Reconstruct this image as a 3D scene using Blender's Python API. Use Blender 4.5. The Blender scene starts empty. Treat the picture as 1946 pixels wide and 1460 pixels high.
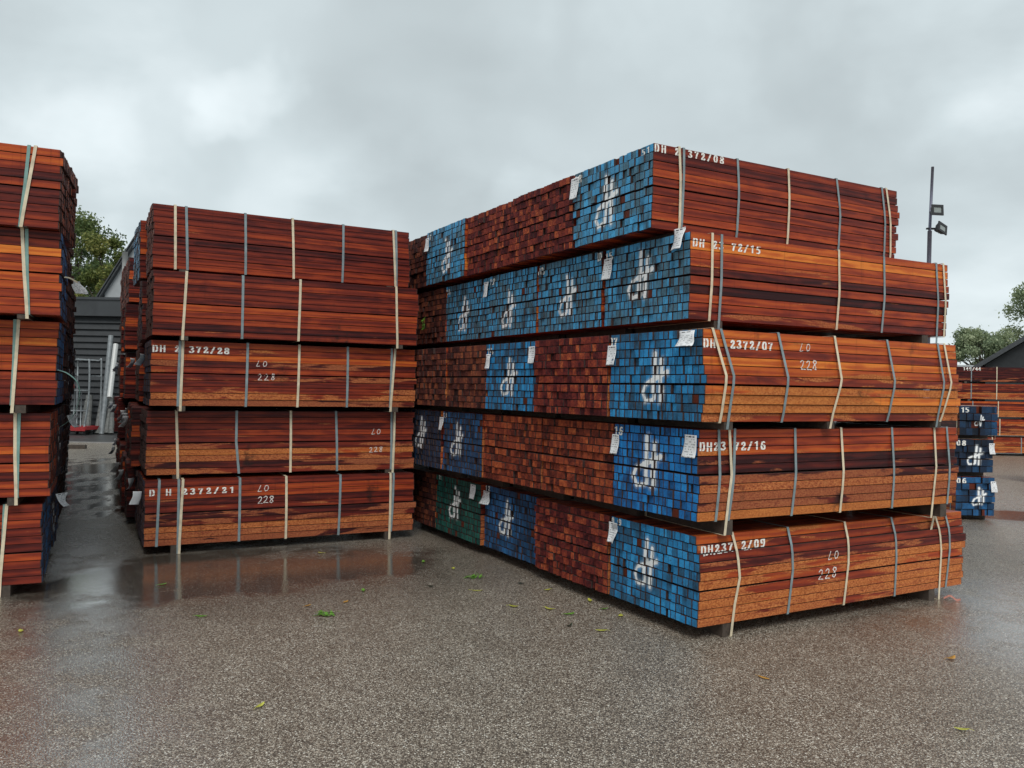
import bpy, math, random
import numpy as np
from mathutils import Matrix, Vector
R = math.radians
S = bpy.context.scene
COL = S.collection

# ------------------------------------------------------------------ camera
cam_d = bpy.data.cameras.new('camera'); cam = bpy.data.objects.new('camera', cam_d); COL.objects.link(cam)
cam_d.sensor_width = 36; cam_d.lens = 1530/1946*36; cam_d.clip_start = .05; cam_d.clip_end = 2000
pitch, roll = R(.327), R(1.008)
fw = Vector((0, math.cos(pitch), math.sin(pitch))); r0 = Vector((1, 0, 0)); u0 = Vector((0, -math.sin(pitch), math.cos(pitch)))
rr = r0*math.cos(roll) + u0*math.sin(roll); uu = u0*math.cos(roll) - r0*math.sin(roll)
M = Matrix((rr, uu, -fw)).transposed().to_4x4(); M.translation = Vector((0, 0, 1.6))
cam.matrix_world = M
S.camera = cam

# ------------------------------------------------------------------ world: overcast sky
def N(nt, t, **kw):
    n = nt.nodes.new(t)
    for k, v in kw.items(): setattr(n, k, v)
    return n
SUN_EL, SUN_AZ = R(52), R(175)          # azimuth clockwise from +Y
W = bpy.data.worlds.new('World'); S.world = W; W.use_nodes = True
nt = W.node_tree; nt.nodes.clear(); L = nt.links.new
def mth(nt, op, a, b=None, c=None, clamp=False):
    n = nt.nodes.new('ShaderNodeMath'); n.operation = op; n.use_clamp = clamp
    for i, v in enumerate((a, b, c)):
        if v is None: continue
        if isinstance(v, (int, float)): n.inputs[i].default_value = v
        else: nt.links.new(v, n.inputs[i])
    return n.outputs[0]
def vmth(nt, op, a, b=None, out=0):
    n = nt.nodes.new('ShaderNodeVectorMath'); n.operation = op
    for i, v in enumerate((a, b)):
        if v is None: continue
        if isinstance(v, (tuple, list)): n.inputs[i].default_value = v
        elif isinstance(v, (int, float)): n.inputs['Scale'].default_value = v
        else: nt.links.new(v, n.inputs[i])
    return n.outputs[out]
def ramp(nt, fac, stops, interp='LINEAR'):
    n = nt.nodes.new('ShaderNodeValToRGB'); n.color_ramp.interpolation = interp
    cr = n.color_ramp
    while len(cr.elements) < len(stops): cr.elements.new(.5)
    for e, (p, c) in zip(cr.elements, stops):
        e.position = p; e.color = (*c, 1) if len(c) == 3 else c
    nt.links.new(fac, n.inputs[0]); return n.outputs[0]
def mixc(nt, fac, a, b, mode='MIX'):
    n = nt.nodes.new('ShaderNodeMix'); n.data_type = 'RGBA'; n.blend_type = mode
    for s, v in ((n.inputs['Factor'], fac), (n.inputs[6], a), (n.inputs[7], b)):
        if isinstance(v, (int, float)): s.default_value = v
        elif isinstance(v, (tuple, list)): s.default_value = (*v, 1)[:4]
        else: nt.links.new(v, s)
    return n.outputs[2]
def noise(nt, vec, scale, detail=4, rough=.5, dist=0, out='Fac'):
    n = nt.nodes.new('ShaderNodeTexNoise'); n.inputs['Scale'].default_value = scale
    n.inputs['Detail'].default_value = detail; n.inputs['Roughness'].default_value = rough
    n.inputs['Distortion'].default_value = dist
    nt.links.new(vec, n.inputs['Vector']); return n.outputs[out]
def mrange(nt, v, a, b, c=0., d=1., smooth=True):
    n = nt.nodes.new('ShaderNodeMapRange'); n.interpolation_type = 'SMOOTHSTEP' if smooth else 'LINEAR'
    nt.links.new(v, n.inputs[0])
    for i, x in enumerate((a, b, c, d)): n.inputs[i+1].default_value = x
    return n.outputs[0]

tc = N(nt, 'ShaderNodeTexCoord'); d = tc.outputs['Generated']
sx = N(nt, 'ShaderNodeSeparateXYZ'); L(d, sx.inputs[0])
zz = mth(nt, 'ADD', mth(nt, 'MAXIMUM', sx.outputs[2], 0.0), .32)
cv = N(nt, 'ShaderNodeCombineXYZ'); L(mth(nt, 'DIVIDE', sx.outputs[0], zz), cv.inputs[0]); L(mth(nt, 'DIVIDE', sx.outputs[1], zz), cv.inputs[1])
cv.inputs[2].default_value = 3.7
n1 = noise(nt, cv.outputs[0], 1.15, 3, .45, .25)
n2 = noise(nt, cv.outputs[0], 3.0, 5, .5, .15)
cl = mth(nt, 'ADD', mth(nt, 'MULTIPLY', n1, .68), mth(nt, 'MULTIPLY', n2, .32))
base = mrange(nt, cl, .36, .66)
wn_ = noise(nt, d, 5.5, 4, .55, out='Color')
dwarp = vmth(nt, 'NORMALIZE', vmth(nt, 'ADD', d, vmth(nt, 'MULTIPLY', vmth(nt, 'SUBTRACT', wn_, (.5, .5, .5)), (.26, .26, .26))))
# brighter openings in the cloud deck
def blob(px, py, r, amp):
    v = (fw + rr*((px-973)/1530) + uu*((730-py)/1530)).normalized()
    dt = vmth(nt, 'DOT_PRODUCT', dwarp, tuple(v), out=1)
    return mth(nt, 'MULTIPLY', mrange(nt, dt, math.cos(r), 1.0), amp)
wob = mth(nt, 'MULTIPLY_ADD', n2, 1.8, -.1)
acc = base
acc = mth(nt, 'MULTIPLY_ADD', base, .42, .22)
for b in ((190, 165, .15, .18), (435, 185, .08, .20), (1880, 0, .18, .34), (980, 350, .08, .15), (760, 420, .16, .12), (1300, 90, .12, .14), (60, 380, .12, .10),
          (330, 330, .11, -.12), (760, 120, .18, -.14), (1180, 210, .13, -.12), (1560, 250, .2, -.10), (1650, 120, .12, -.1)):
    acc = mth(nt, 'ADD', acc, mth(nt, 'MULTIPLY', blob(*b), wob))
hz = mrange(nt, sx.outputs[2], .0, .34, .42, 0.)
acc = mth(nt, 'ADD', acc, hz, clamp=True)
cloud = ramp(nt, acc, [(0, (.265, .300, .313)), (.35, (.355, .400, .413)), (.65, (.45, .508, .525)), (1, (.62, .68, .70))])
# below the horizon: dull ground colour
sky = N(nt, 'ShaderNodeTexSky', sky_type='NISHITA'); sky.sun_disc = False
sky.sun_elevation = SUN_EL; sky.sun_rotation = SUN_AZ
bgc = N(nt, 'ShaderNodeBackground'); L(cloud, bgc.inputs[0]); bgc.inputs[1].default_value = 1.0
bgs = N(nt, 'ShaderNodeBackground'); L(sky.outputs[0], bgs.inputs[0]); bgs.inputs[1].default_value = .06
mx = N(nt, 'ShaderNodeMixShader'); mx.inputs[0].default_value = .94; L(bgs.outputs[0], mx.inputs[1]); L(bgc.outputs[0], mx.inputs[2])
wo = N(nt, 'ShaderNodeOutputWorld'); L(mx.outputs[0], wo.inputs[0])

# ------------------------------------------------------------------ sun behind thin cloud
sd = bpy.data.lights.new('sun', 'SUN'); sd.energy = 1.5; sd.angle = R(30); sd.color = (1, .97, .93)
so = bpy.data.objects.new('sun', sd); COL.objects.link(so)
sv = Vector((math.sin(SUN_AZ)*math.cos(SUN_EL), math.cos(SUN_AZ)*math.cos(SUN_EL), math.sin(SUN_EL)))
so.rotation_euler = sv.to_track_quat('Z', 'Y').to_euler()

S.view_settings.view_transform = 'Standard'; S.view_settings.look = 'None'
S.view_settings.exposure = 0.6; S.view_settings.gamma = 1
S.render.engine = 'CYCLES'

# ------------------------------------------------------------------ material helpers
def newmat(name):
    m = bpy.data.materials.new(name); m.use_nodes = True
    nt = m.node_tree; b = nt.nodes['Principled BSDF']
    return m, nt, b
def plain(name, col, rough=.5, metal=0, var=.15, scale=30, bump=0, spec=.5, coat=0):
    m, nt, b = newmat(name)
    t = N(nt, 'ShaderNodeTexCoord').outputs['Object']
    n = noise(nt, t, scale, 4, .6)
    lo = tuple(c*(1-var) for c in col); hi = tuple(min(1, c*(1+var)) for c in col)
    nt.links.new(ramp(nt, n, [(.3, lo), (.7, hi)]), b.inputs['Base Color'])
    b.inputs['Roughness'].default_value = rough; b.inputs['Metallic'].default_value = metal
    b.inputs['Specular IOR Level'].default_value = spec; b.inputs['Coat Weight'].default_value = coat
    if bump:
        bn = N(nt, 'ShaderNodeBump'); bn.inputs['Strength'].default_value = bump; bn.inputs['Distance'].default_value = .01
        nt.links.new(n, bn.inputs['Height']); nt.links.new(bn.outputs[0], b.inputs['Normal'])
    return m

def attr(nt, name):
    a = N(nt, 'ShaderNodeAttribute', attribute_name=name); s = N(nt, 'ShaderNodeSeparateColor')
    nt.links.new(a.outputs['Color'], s.inputs[0]); return s.outputs[0], s.outputs[1], s.outputs[2]

def obj_vec(nt):
    t = N(nt, 'ShaderNodeTexCoord').outputs['Object']; oi = N(nt, 'ShaderNodeObjectInfo')
    q = N(nt, 'ShaderNodeCombineXYZ')
    for k, f_ in enumerate((37., 19., 53.)): nt.links.new(mth(nt, 'MULTIPLY', oi.outputs['Random'], f_), q.inputs[k])
    return vmth(nt, 'ADD', t, q.outputs[0])
def board_vec(nt, sc, rnd):
    t = obj_vec(nt)
    off = N(nt, 'ShaderNodeCombineXYZ')
    nt.links.new(mth(nt, 'MULTIPLY', rnd, 61.), off.inputs[0]); nt.links.new(mth(nt, 'MULTIPLY', rnd, 23.), off.inputs[1]); nt.links.new(mth(nt, 'MULTIPLY', rnd, 37.), off.inputs[2])
    v = vmth(nt, 'ADD', t, off.outputs[0])
    return vmth(nt, 'MULTIPLY', v, sc), t

def side_material():
    m, nt, b = newmat('hardwood_long_face')
    tone, dry, rnd = attr(nt, 'board')
    v, t = board_vec(nt, (1.1, 5.5, 5.5), rnd)
    g1 = noise(nt, v, 1.1, 3.2, .52, 2.4)
    v2, _ = board_vec(nt, (2.2, 70, 70), rnd)
    g2 = noise(nt, v2, 1.5, 3, .6, .5)
    fig = mth(nt, 'ADD', mth(nt, 'MULTIPLY', g1, .90), mth(nt, 'MULTIPLY', g2, .10))
    # grain figure as waves along the board
    wv = N(nt, 'ShaderNodeTexWave'); wv.bands_direction = 'Z'; wv.inputs['Scale'].default_value = 1.2; wv.inputs['Distortion'].default_value = 5.
    wv.inputs['Detail'].default_value = 3; wv.inputs['Detail Scale'].default_value = 1.2
    v3, _ = board_vec(nt, (.9, 6, 6), rnd); nt.links.new(v3, wv.inputs['Vector'])
    fig = mth(nt, 'ADD', mth(nt, 'MULTIPLY', fig, .82), mth(nt, 'MULTIPLY', wv.outputs['Fac'], .18))
    f = mth(nt, 'ADD', mrange(nt, fig, .28, .70, 0, .30), mth(nt, 'MULTIPLY_ADD', tone, .92, -.14), clamp=True)
    wet = ramp(nt, f, [(0, (.030, .008, .009)), (.20, (.082, .014, .012)), (.42, (.19, .028, .015)), (.62, (.34, .056, .018)), (.82, (.50, .108, .022)), (1, (.68, .20, .034))])
    # dry, pale sawn surface with dark pores; its edge is ragged and runs along the grain
    vd, _ = board_vec(nt, (1.0, 2.0, 8), mth(nt, 'MULTIPLY', rnd, .12))
    nd = noise(nt, vd, 1.1, 6, .6, .4)
    dm = mrange(nt, mth(nt, 'ADD', mth(nt, 'MULTIPLY', nd, 1.7), mth(nt, 'MULTIPLY_ADD', dry, .62, -.35-.37)), .46, .54)
    pores = noise(nt, vmth(nt, 'MULTIPLY', t, (60, 105, 105)), 1.0, 3, .65)
    dryc = ramp(nt, pores, [(.34, (.15, .032, .014)), (.46, (.42, .115, .036)), (.60, (.60, .215, .070)), (.8, (.74, .33, .12))])
    dryc = mixc(nt, mrange(nt, f, .25, .9, .0, .65), dryc, mixc(nt, pores, (.30, .07, .015), (.62, .25, .06)))
    dryc = mixc(nt, mrange(nt, tone, .55, .1, 0, .6), dryc, (.22, .06, .035))
    dryc = mixc(nt, mrange(nt, noise(nt, vd, 3.1, 4, .6), .35, .65, 0, .5), dryc, mixc(nt, .5, dryc, (.16, .035, .018)))
    c = mixc(nt, mth(nt, 'MULTIPLY', dm, .92), wet, dryc)
    # black water stains
    vs = vmth(nt, 'MULTIPLY', t, (2.1, 1, 1.0))
    ns = noise(nt, vs, 1.5, 4, .6)
    ns2 = noise(nt, vmth(nt, 'MULTIPLY', t, (9, 9, 16)), 1., 4, .7)
    st = mth(nt, 'MULTIPLY', mrange(nt, ns, .60, .72), mrange(nt, ns2, .40, .62))
    c = mixc(nt, mth(nt, 'MULTIPLY', st, .8), c, (.016, .012, .011))
    # drip runs down the face
    vdr = vmth(nt, 'MULTIPLY', t, (38, 10, 1.1)); ndr = noise(nt, vdr, 1., 3, .6)
    c = mixc(nt, mrange(nt, ndr, .60, .72, 0, .45), c, mixc(nt, .5, c, (.02, .008, .006)))
    nt.links.new(c, b.inputs['Base Color'])
    nt.links.new(mth(nt, 'ADD', mth(nt, 'MULTIPLY_ADD', dm, .30, .27), mth(nt, 'MULTIPLY', g2, .2)), b.inputs['Roughness'])
    b.inputs['Specular IOR Level'].default_value = .16
    bn = N(nt, 'ShaderNodeBump'); bn.inputs['Strength'].default_value = .5; bn.inputs['Distance'].default_value = .003
    nt.links.new(mth(nt, 'ADD', g2, mth(nt, 'MULTIPLY', pores, .5)), bn.inputs['Height']); nt.links.new(bn.outputs[0], b.inputs['Normal'])
    return m

def grain_end(nt, rnd, t):
    """sawn end grain: arcs and saw marks, returns 0..1"""
    off = N(nt, 'ShaderNodeCombineXYZ')
    nt.links.new(mth(nt, 'MULTIPLY', rnd, 17.), off.inputs[1]); nt.links.new(mth(nt, 'MULTIPLY', rnd, 29.), off.inputs[2])
    v = vmth(nt, 'ADD', t, off.outputs[0])
    a = noise(nt, vmth(nt, 'MULTIPLY', v, (20, 26, 26)), 1., 5, .68, .8)
    c = noise(nt, vmth(nt, 'MULTIPLY', v, (60, 150, 60)), 1., 3, .6)
    return mth(nt, 'ADD', mth(nt, 'MULTIPLY', a, .7), mth(nt, 'MULTIPLY', c, .3)), a, c

def end_material(name, cols):
    m, nt, b = newmat(name)
    tone, dry, rnd = attr(nt, 'board')
    t = obj_vec(nt)
    g, a, c2 = grain_end(nt, rnd, t)
    f = mth(nt, 'ADD', mrange(nt, g, .32, .68, 0, .55), mth(nt, 'MULTIPLY_ADD', dry, .75, -.15), clamp=True)
    c = ramp(nt, f, cols)
    big = noise(nt, t, 2.6, 4, .6)
    c = mixc(nt, mrange(nt, big, .52, .68, 0, .6), c, mixc(nt, .4, c, (.03, .012, .012)))
    nt.links.new(c, b.inputs['Base Color']); b.inputs['Roughness'].default_value = .62; b.inputs['Specular IOR Level'].default_value = .12
    bn = N(nt, 'ShaderNodeBump'); bn.inputs['Strength'].default_value = .6; bn.inputs['Distance'].default_value = .004
    nt.links.new(g, bn.inputs['Height']); nt.links.new(bn.outputs[0], b.inputs['Normal'])
    return m

# spray-painted handling mark: distance to a few strokes in mark space (u to the right, v up, height 1)
SEG = [((.00, .52), (-.05, -.42)), ((.21, .38), (.15, -.48)), ((-.12, -.06), (.37, .13)),
       ((-.12, -.04), (-.33, -.14)), ((-.33, -.14), (-.43, -.32)), ((-.43, -.32), (-.33, -.50)), ((-.33, -.50), (-.08, -.46))]
def mark_group():
    g = bpy.data.node_groups.new('spray_mark', 'ShaderNodeTree')
    g.interface.new_socket('P', in_out='INPUT', socket_type='NodeSocketVector')
    g.interface.new_socket('D', in_out='OUTPUT', socket_type='NodeSocketFloat')
    gi = g.nodes.new('NodeGroupInput'); go = g.nodes.new('NodeGroupOutput')
    P = gi.outputs[0]; best = None
    for si, (a, bb) in enumerate(SEG):
        ax, ay = a; dx, dy = bb[0]-ax, bb[1]-ay; l2 = dx*dx+dy*dy
        q = vmth(g, 'SUBTRACT', P, (ax, ay, 0))
        h = mth(g, 'MULTIPLY', vmth(g, 'DOT_PRODUCT', q, (dx, dy, 0), out=1), 1/l2, clamp=True)
        n = g.nodes.new('ShaderNodeVectorMath'); n.operation = 'SCALE'; n.inputs[0].default_value = (dx, dy, 0); g.links.new(h, n.inputs['Scale'])
        dd = vmth(g, 'LENGTH', vmth(g, 'SUBTRACT', q, n.outputs[0]), out=1)
        if si > 2: dd = mth(g, 'MULTIPLY', dd, 1.3)
        best = dd if best is None else mth(g, 'MINIMUM', best, dd)
    g.links.new(best, go.inputs[0]); return g
MG = mark_group()

def paint_material(name, tints, bare=.04, grime=.75):
    m, nt, b = newmat(name)
    tone, dry, rnd = attr(nt, 'board')
    t = obj_vec(nt)
    g, a, c2 = grain_end(nt, rnd, t)
    patch = noise(nt, t, 3.2, 3, .5)
    f = mth(nt, 'ADD', mth(nt, 'ADD', mth(nt, 'MULTIPLY', dry, .55), mrange(nt, g, .3, .7, -.06, .24)), mrange(nt, patch, .35, .65, -.08, .22), clamp=True)
    c = ramp(nt, f, tints)
    # worn-through wood, dark cracks and grime
    chip = mth(nt, 'MULTIPLY', mrange(nt, a, .60, .68), mrange(nt, patch, .40, .62, .15, .9))
    c = mixc(nt, chip, c, (.05, .035, .03))
    c = mixc(nt, mrange(nt, c2, .56, .70, 0, .65), c, (.012, .02, .03))
    gr = noise(nt, vmth(nt, 'MULTIPLY', t, (1, 6, 2.2)), 1.6, 5, .65)
    c = mixc(nt, mrange(nt, gr, .50, .68, 0, grime), c, (.02, .028, .036))
    c = mixc(nt, mrange(nt, tone, 1-bare*.3, 1-bare*.3+.002), c, (.11, .025, .014))
    # white spray mark
    mk = N(nt, 'ShaderNodeAttribute', attribute_name='mk')
    gn = N(nt, 'ShaderNodeGroup', node_tree=MG)
    wob = noise(nt, t, 35, 3, .6, out='Color')
    nt.links.new(vmth(nt, 'ADD', mk.outputs['Vector'], vmth(nt, 'MULTIPLY', vmth(nt, 'SUBTRACT', wob, (.5, .5, .5)), (.035, .035, 0))), gn.inputs[0])
    D = gn.outputs[0]
    core = mrange(nt, D, .068, .046); halo = mrange(nt, D, .15, .05, 0, .28)
    spk = noise(nt, t, 240, 2, .7)
    halo = mth(nt, 'MULTIPLY', halo, mrange(nt, spk, .38, .6, .45, 1.2))
    mkv = mth(nt, 'MAXIMUM', mth(nt, 'MULTIPLY', core, mrange(nt, a, .72, .62, .80, .99)), halo)
    c = mixc(nt, mkv, c, (.90, .92, .92))
    nt.links.new(c, b.inputs['Base Color'])
    b.inputs['Roughness'].default_value = .5; b.inputs['Specular IOR Level'].default_value = .15
    bn = N(nt, 'ShaderNodeBump'); bn.inputs['Strength'].default_value = .45; bn.inputs['Distance'].default_value = .003
    nt.links.new(g, bn.inputs['Height']); nt.links.new(bn.outputs[0], b.inputs['Normal'])
    return m

M_side = side_material()
M_end = end_material('red_brown_end_grain', [(0, (.040, .012, .011)), (.3, (.12, .026, .018)), (.6, (.24, .048, .024)), (.85, (.36, .078, .030)), (1, (.46, .12, .042))])
M_end_m = end_material('maroon_end_grain', [(0, (.030, .009, .011)), (.3, (.085, .016, .017)), (.6, (.17, .030, .022)), (.85, (.28, .055, .026)), (1, (.42, .11, .04))])
M_end_d = end_material('dark_brown_end_grain', [(0, (.018, .010, .010)), (.35, (.060, .020, .018)), (.7, (.14, .040, .026)), (1, (.26, .080, .036))])
M_blue = paint_material('blue_end_paint', [(0, (.034, .080, .13)), (.3, (.034, .15, .29)), (.6, (.030, .25, .54)), (1, (.07, .43, .82))], .03)
M_blueb = paint_material('bright_blue_end_paint', [(0, (.018, .065, .16)), (.3, (.022, .15, .42)), (.6, (.026, .24, .62)), (1, (.05, .38, .84))], .03, .6)
M_teal = paint_material('weathered_teal_blue_paint', [(0, (.055, .10, .13)), (.3, (.085, .20, .28)), (.6, (.065, .31, .56)), (1, (.10, .52, .92))], .04)
M_deep = paint_material('deep_blue_end_paint', [(0, (.014, .028, .055)), (.4, (.02, .075, .17)), (.75, (.028, .14, .34)), (1, (.05, .24, .54))], .05, .6)
M_navy = paint_material('navy_black_end_paint', [(0, (.010, .014, .022)), (.45, (.016, .030, .060)), (.8, (.02, .06, .13)), (1, (.02, .13, .32))], .05, .5)
M_green = paint_material('green_end_paint', [(0, (.010, .045, .042)), (.4, (.014, .090, .075)), (.75, (.02, .14, .11)), (1, (.03, .20, .16))], .03, .5)
M_groove = plain('gap_shade_board_edge', (.036, .016, .013), .8, var=.4, scale=30)  # unpainted chamfers and inner board faces; gap shade is put into this near-black colour
M_bearer = plain('weathered_bearer_wood', (.055, .04, .03), .7, var=.4, scale=18, bump=.4)
M_cream = plain('cream_strapping', (.62, .53, .38), .42, var=.22, scale=14)
M_grey = plain('grey_blue_strapping', (.20, .255, .27), .38, var=.22, scale=14)
M_teals = plain('sea_green_strapping', (.17, .30, .27), .38, var=.2, scale=14)
M_stencil = plain('white_stencil_paint', (.80, .79, .74), .6, var=.18, scale=60)
M_chalk = plain('white_crayon', (.72, .66, .62), .8, var=.2, scale=90)
M_paper = plain('white_label_paper', (.78, .79, .80), .6, var=.05, scale=25)
M_ink = plain('black_label_print', (.06, .06, .07), .6, var=.3, scale=200)
M_ink2 = plain('grey_label_print', (.42, .43, .44), .6, var=.3, scale=200)
M_pink = plain('splintered_wood', (.42, .17, .13), .7, var=.3, scale=60)

# ------------------------------------------------------------------ mesh helpers
class MB:
    def __init__(s): s.v = []; s.f = []; s.m = []; s.c = []
    def add(s, vs, fs, mi=0, col=None):
        o = len(s.v); s.v += [tuple(x) for x in vs]
        for i, f in enumerate(fs):
            s.f.append(tuple(o+k for k in f)); s.m.append(mi[i] if isinstance(mi, list) else mi)
            if col is not None: s.c.append(col)
    def box(s, a, b, mi=0, col=None):
        x0, y0, z0 = a; x1, y1, z1 = b
        s.add([(x0, y0, z0), (x1, y0, z0), (x1, y1, z0), (x0, y1, z0), (x0, y0, z1), (x1, y0, z1), (x1, y1, z1), (x0, y1, z1)],
              [(0, 3, 2, 1), (4, 5, 6, 7), (0, 1, 5, 4), (1, 2, 6, 5), (2, 3, 7, 6), (3, 0, 4, 7)], mi, col)
    def tube(s, pts, r, seg=8, mi=0, caps=True):
        pts = [Vector(p) for p in pts]; rings = []; n = len(pts)
        for i, p in enumerate(pts):
            t = (pts[min(i+1, n-1)] - pts[max(i-1, 0)]).normalized()
            up = Vector((0, 0, 1)) if abs(t.z) < .9 else Vector((1, 0, 0))
            a = t.cross(up).normalized(); b = t.cross(a)
            ri = r[i] if isinstance(r, (list, tuple)) else r
            rings.append([p + a*ri*math.cos(2*math.pi*k/seg) + b*ri*math.sin(2*math.pi*k/seg) for k in range(seg)])
        vs = [v for q in rings for v in q]; fs = []
        for i in range(n-1):
            for k in range(seg):
                k2 = (k+1) % seg; fs.append((i*seg+k, i*seg+k2, (i+1)*seg+k2, (i+1)*seg+k))
        if caps: fs += [tuple(range(seg)), tuple((n-1)*seg+k for k in reversed(range(seg)))]
        s.add(vs, fs, mi)
    def mesh(s, name, mats, smooth=False):
        me = bpy.data.meshes.new(name); me.from_pydata(s.v, [], s.f)
        for m in (mats if isinstance(mats, (list, tuple)) else [mats]): me.materials.append(m)
        me.polygons.foreach_set('material_index', s.m)
        if smooth: me.polygons.foreach_set('use_smooth', [True]*len(s.f))
        if s.c:
            a = me.attributes.new('board', 'FLOAT_COLOR', 'CORNER')
            cnt = [len(f) for f in s.f]
            arr = np.repeat(np.array([(*c, 1.) for c in s.c], dtype=np.float32), cnt, axis=0)
            a.data.foreach_set('color', arr.ravel())
        me.update(); return me
    def build(s, name, mats, parent=None, smooth=False):
        return obj(name, s.mesh(name, mats, smooth), parent)
def obj(name, me, parent=None):
    o = bpy.data.objects.new(name, me); COL.objects.link(o)
    if parent: o.parent = parent
    return o
def tag(o, label=None, cat=None, group=None, kind=None):
    for k, v in (('label', label), ('category', cat), ('group', group), ('kind', kind)):
        if v: o[k] = v
    return o
def empty(name, loc, rz=0, label=None, cat=None, group=None):
    o = bpy.data.objects.new(name, None); COL.objects.link(o); o.empty_display_size = .2
    o.location = loc; o.rotation_euler = (0, 0, rz); return tag(o, label, cat, group)

# ------------------------------------------------------------------ lettering
def mir(p, w=.62): return [(w-u, v) for u, v in p]
def rot(p, w=.62): return [(w-u, 1-v) for u, v in p]
_0 = [(.25, .96), (.14, .82), (.11, .5), (.14, .18), (.25, .04)]
_8a = [(.26, .95), (.14, .86), (.14, .66), (.26, .56)]; _8b = [(.26, .46), (.12, .36), (.12, .14), (.26, .05)]
_6 = [[(.46, .86), (.36, .95), (.24, .93), (.14, .7), (.11, .4), (.15, .13), (.27, .05)], [(.36, .56), (.49, .46), (.50, .18), (.36, .05)]]
GL = {
 'D': [[(.11, .02), (.11, .98)], [(.37, .96), (.46, .86), (.52, .5), (.46, .14), (.37, .04)]],
 'H': [[(.11, .02), (.11, .98)], [(.52, .02), (.52, .98)], [(.24, .50), (.40, .50)]],
 '2': [[(.14, .72), (.18, .90), (.32, .95), (.46, .84), (.45, .64), (.30, .40), (.14, .14)], [(.14, .06), (.50, .06), (.53, .22)]],
 '3': [[(.12, .84), (.20, .94), (.34, .95), (.45, .84), (.42, .66), (.30, .56)], [(.30, .50), (.46, .42), (.49, .20), (.34, .05), (.16, .07), (.11, .22)]],
 '7': [[(.09, .78), (.10, .93), (.52, .93)], [(.46, .84), (.30, .45), (.24, .03)]],
 '/': [[(.10, .0), (.24, .36)], [(.30, .48), (.48, 1.)]],
 '0': [_0, mir(_0)], '8': [_8a, mir(_8a), _8b, mir(_8b)],
 '1': [[(.14, .80), (.24, .88)], [(.33, .97), (.33, .03)]],
 '5': [[(.15, .93), (.48, .93)], [(.15, .88), (.15, .64)], [(.16, .56), (.32, .60), (.47, .48), (.49, .22), (.34, .05), (.13, .10)]],
 '6': _6, '9': [rot(p) for p in _6], '4': [[(.36, .96), (.08, .36)], [(.08, .27), (.58, .27)], [(.42, .98), (.42, .02)]],
}
HAND = {'L': [[(.42, 1.), (.02, .05), (.55, .12)]], 'O': [[(.5, .9), (.25, .85), (.1, .4), (.25, .08), (.55, .15), (.72, .55), (.6, .88), (.42, .92)]],
 '2': [[(.05, .8), (.3, 1.), (.5, .85), (.4, .5), (.0, .05), (.3, .1), (.62, .06)]], '8': [[(.55, .85), (.3, 1.), (.12, .8), (.35, .55), (.55, .25), (.35, .02), (.1, .15), (.25, .45), (.6, .75), (.52, .95)]]}
_cache = {}
def glyph(ch, nw, nh, res, table):
    k = (ch, nw, nh, res, table is HAND)
    if k in _cache: return _cache[k]
    w = .75; U, V = np.meshgrid((np.arange(int(res*w))+.5)/res, (np.arange(int(res*1.08))+.5)/res - .04)
    m = np.zeros(U.shape, bool)
    for pl in table[ch]:
        for (a, b), (c, d_) in zip(pl[:-1], pl[1:]):
            for t in np.linspace(0, 1, 24):
                x, y = a+(c-a)*t, b+(d_-b)*t
                m |= (abs(U-x) < nw/2) & (abs(V-y) < nh/2)
    _cache[k] = m; return m
def text_cells(text, x0, z0, h, adv, table=GL, nw=.205, nh=.08, res=20, slope=0, wear=0, rng=None, skip=()):
    """yield (x0,x1,z0,z1) rectangles for runs of filled cells; adv = advance per character in metres"""
    out = []; cs = h/res; WX = 1.0 if table is HAND else 1.28
    for i, ch in enumerate(text):
        if ch == ' ': continue
        m = glyph(ch, nw, nh, res, table); ox = x0+adv*i
        dz = slope*(adv*i) + (rng.uniform(-.002, .002) if rng else 0)
        for r in range(m.shape[0]):
            row = m[r]; c = 0
            while c < len(row):
                if row[c]:
                    e = c
                    while e < len(row) and row[e]: e += 1
                    out.append((ox+c*cs*WX, ox+e*cs*WX, z0+dz+(r-.04*res)*cs, z0+dz+(r+1-.04*res)*cs)); c = e
                else: c += 1
    if wear and rng: out = [o for o in out if rng.random() > wear]
    return out

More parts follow.
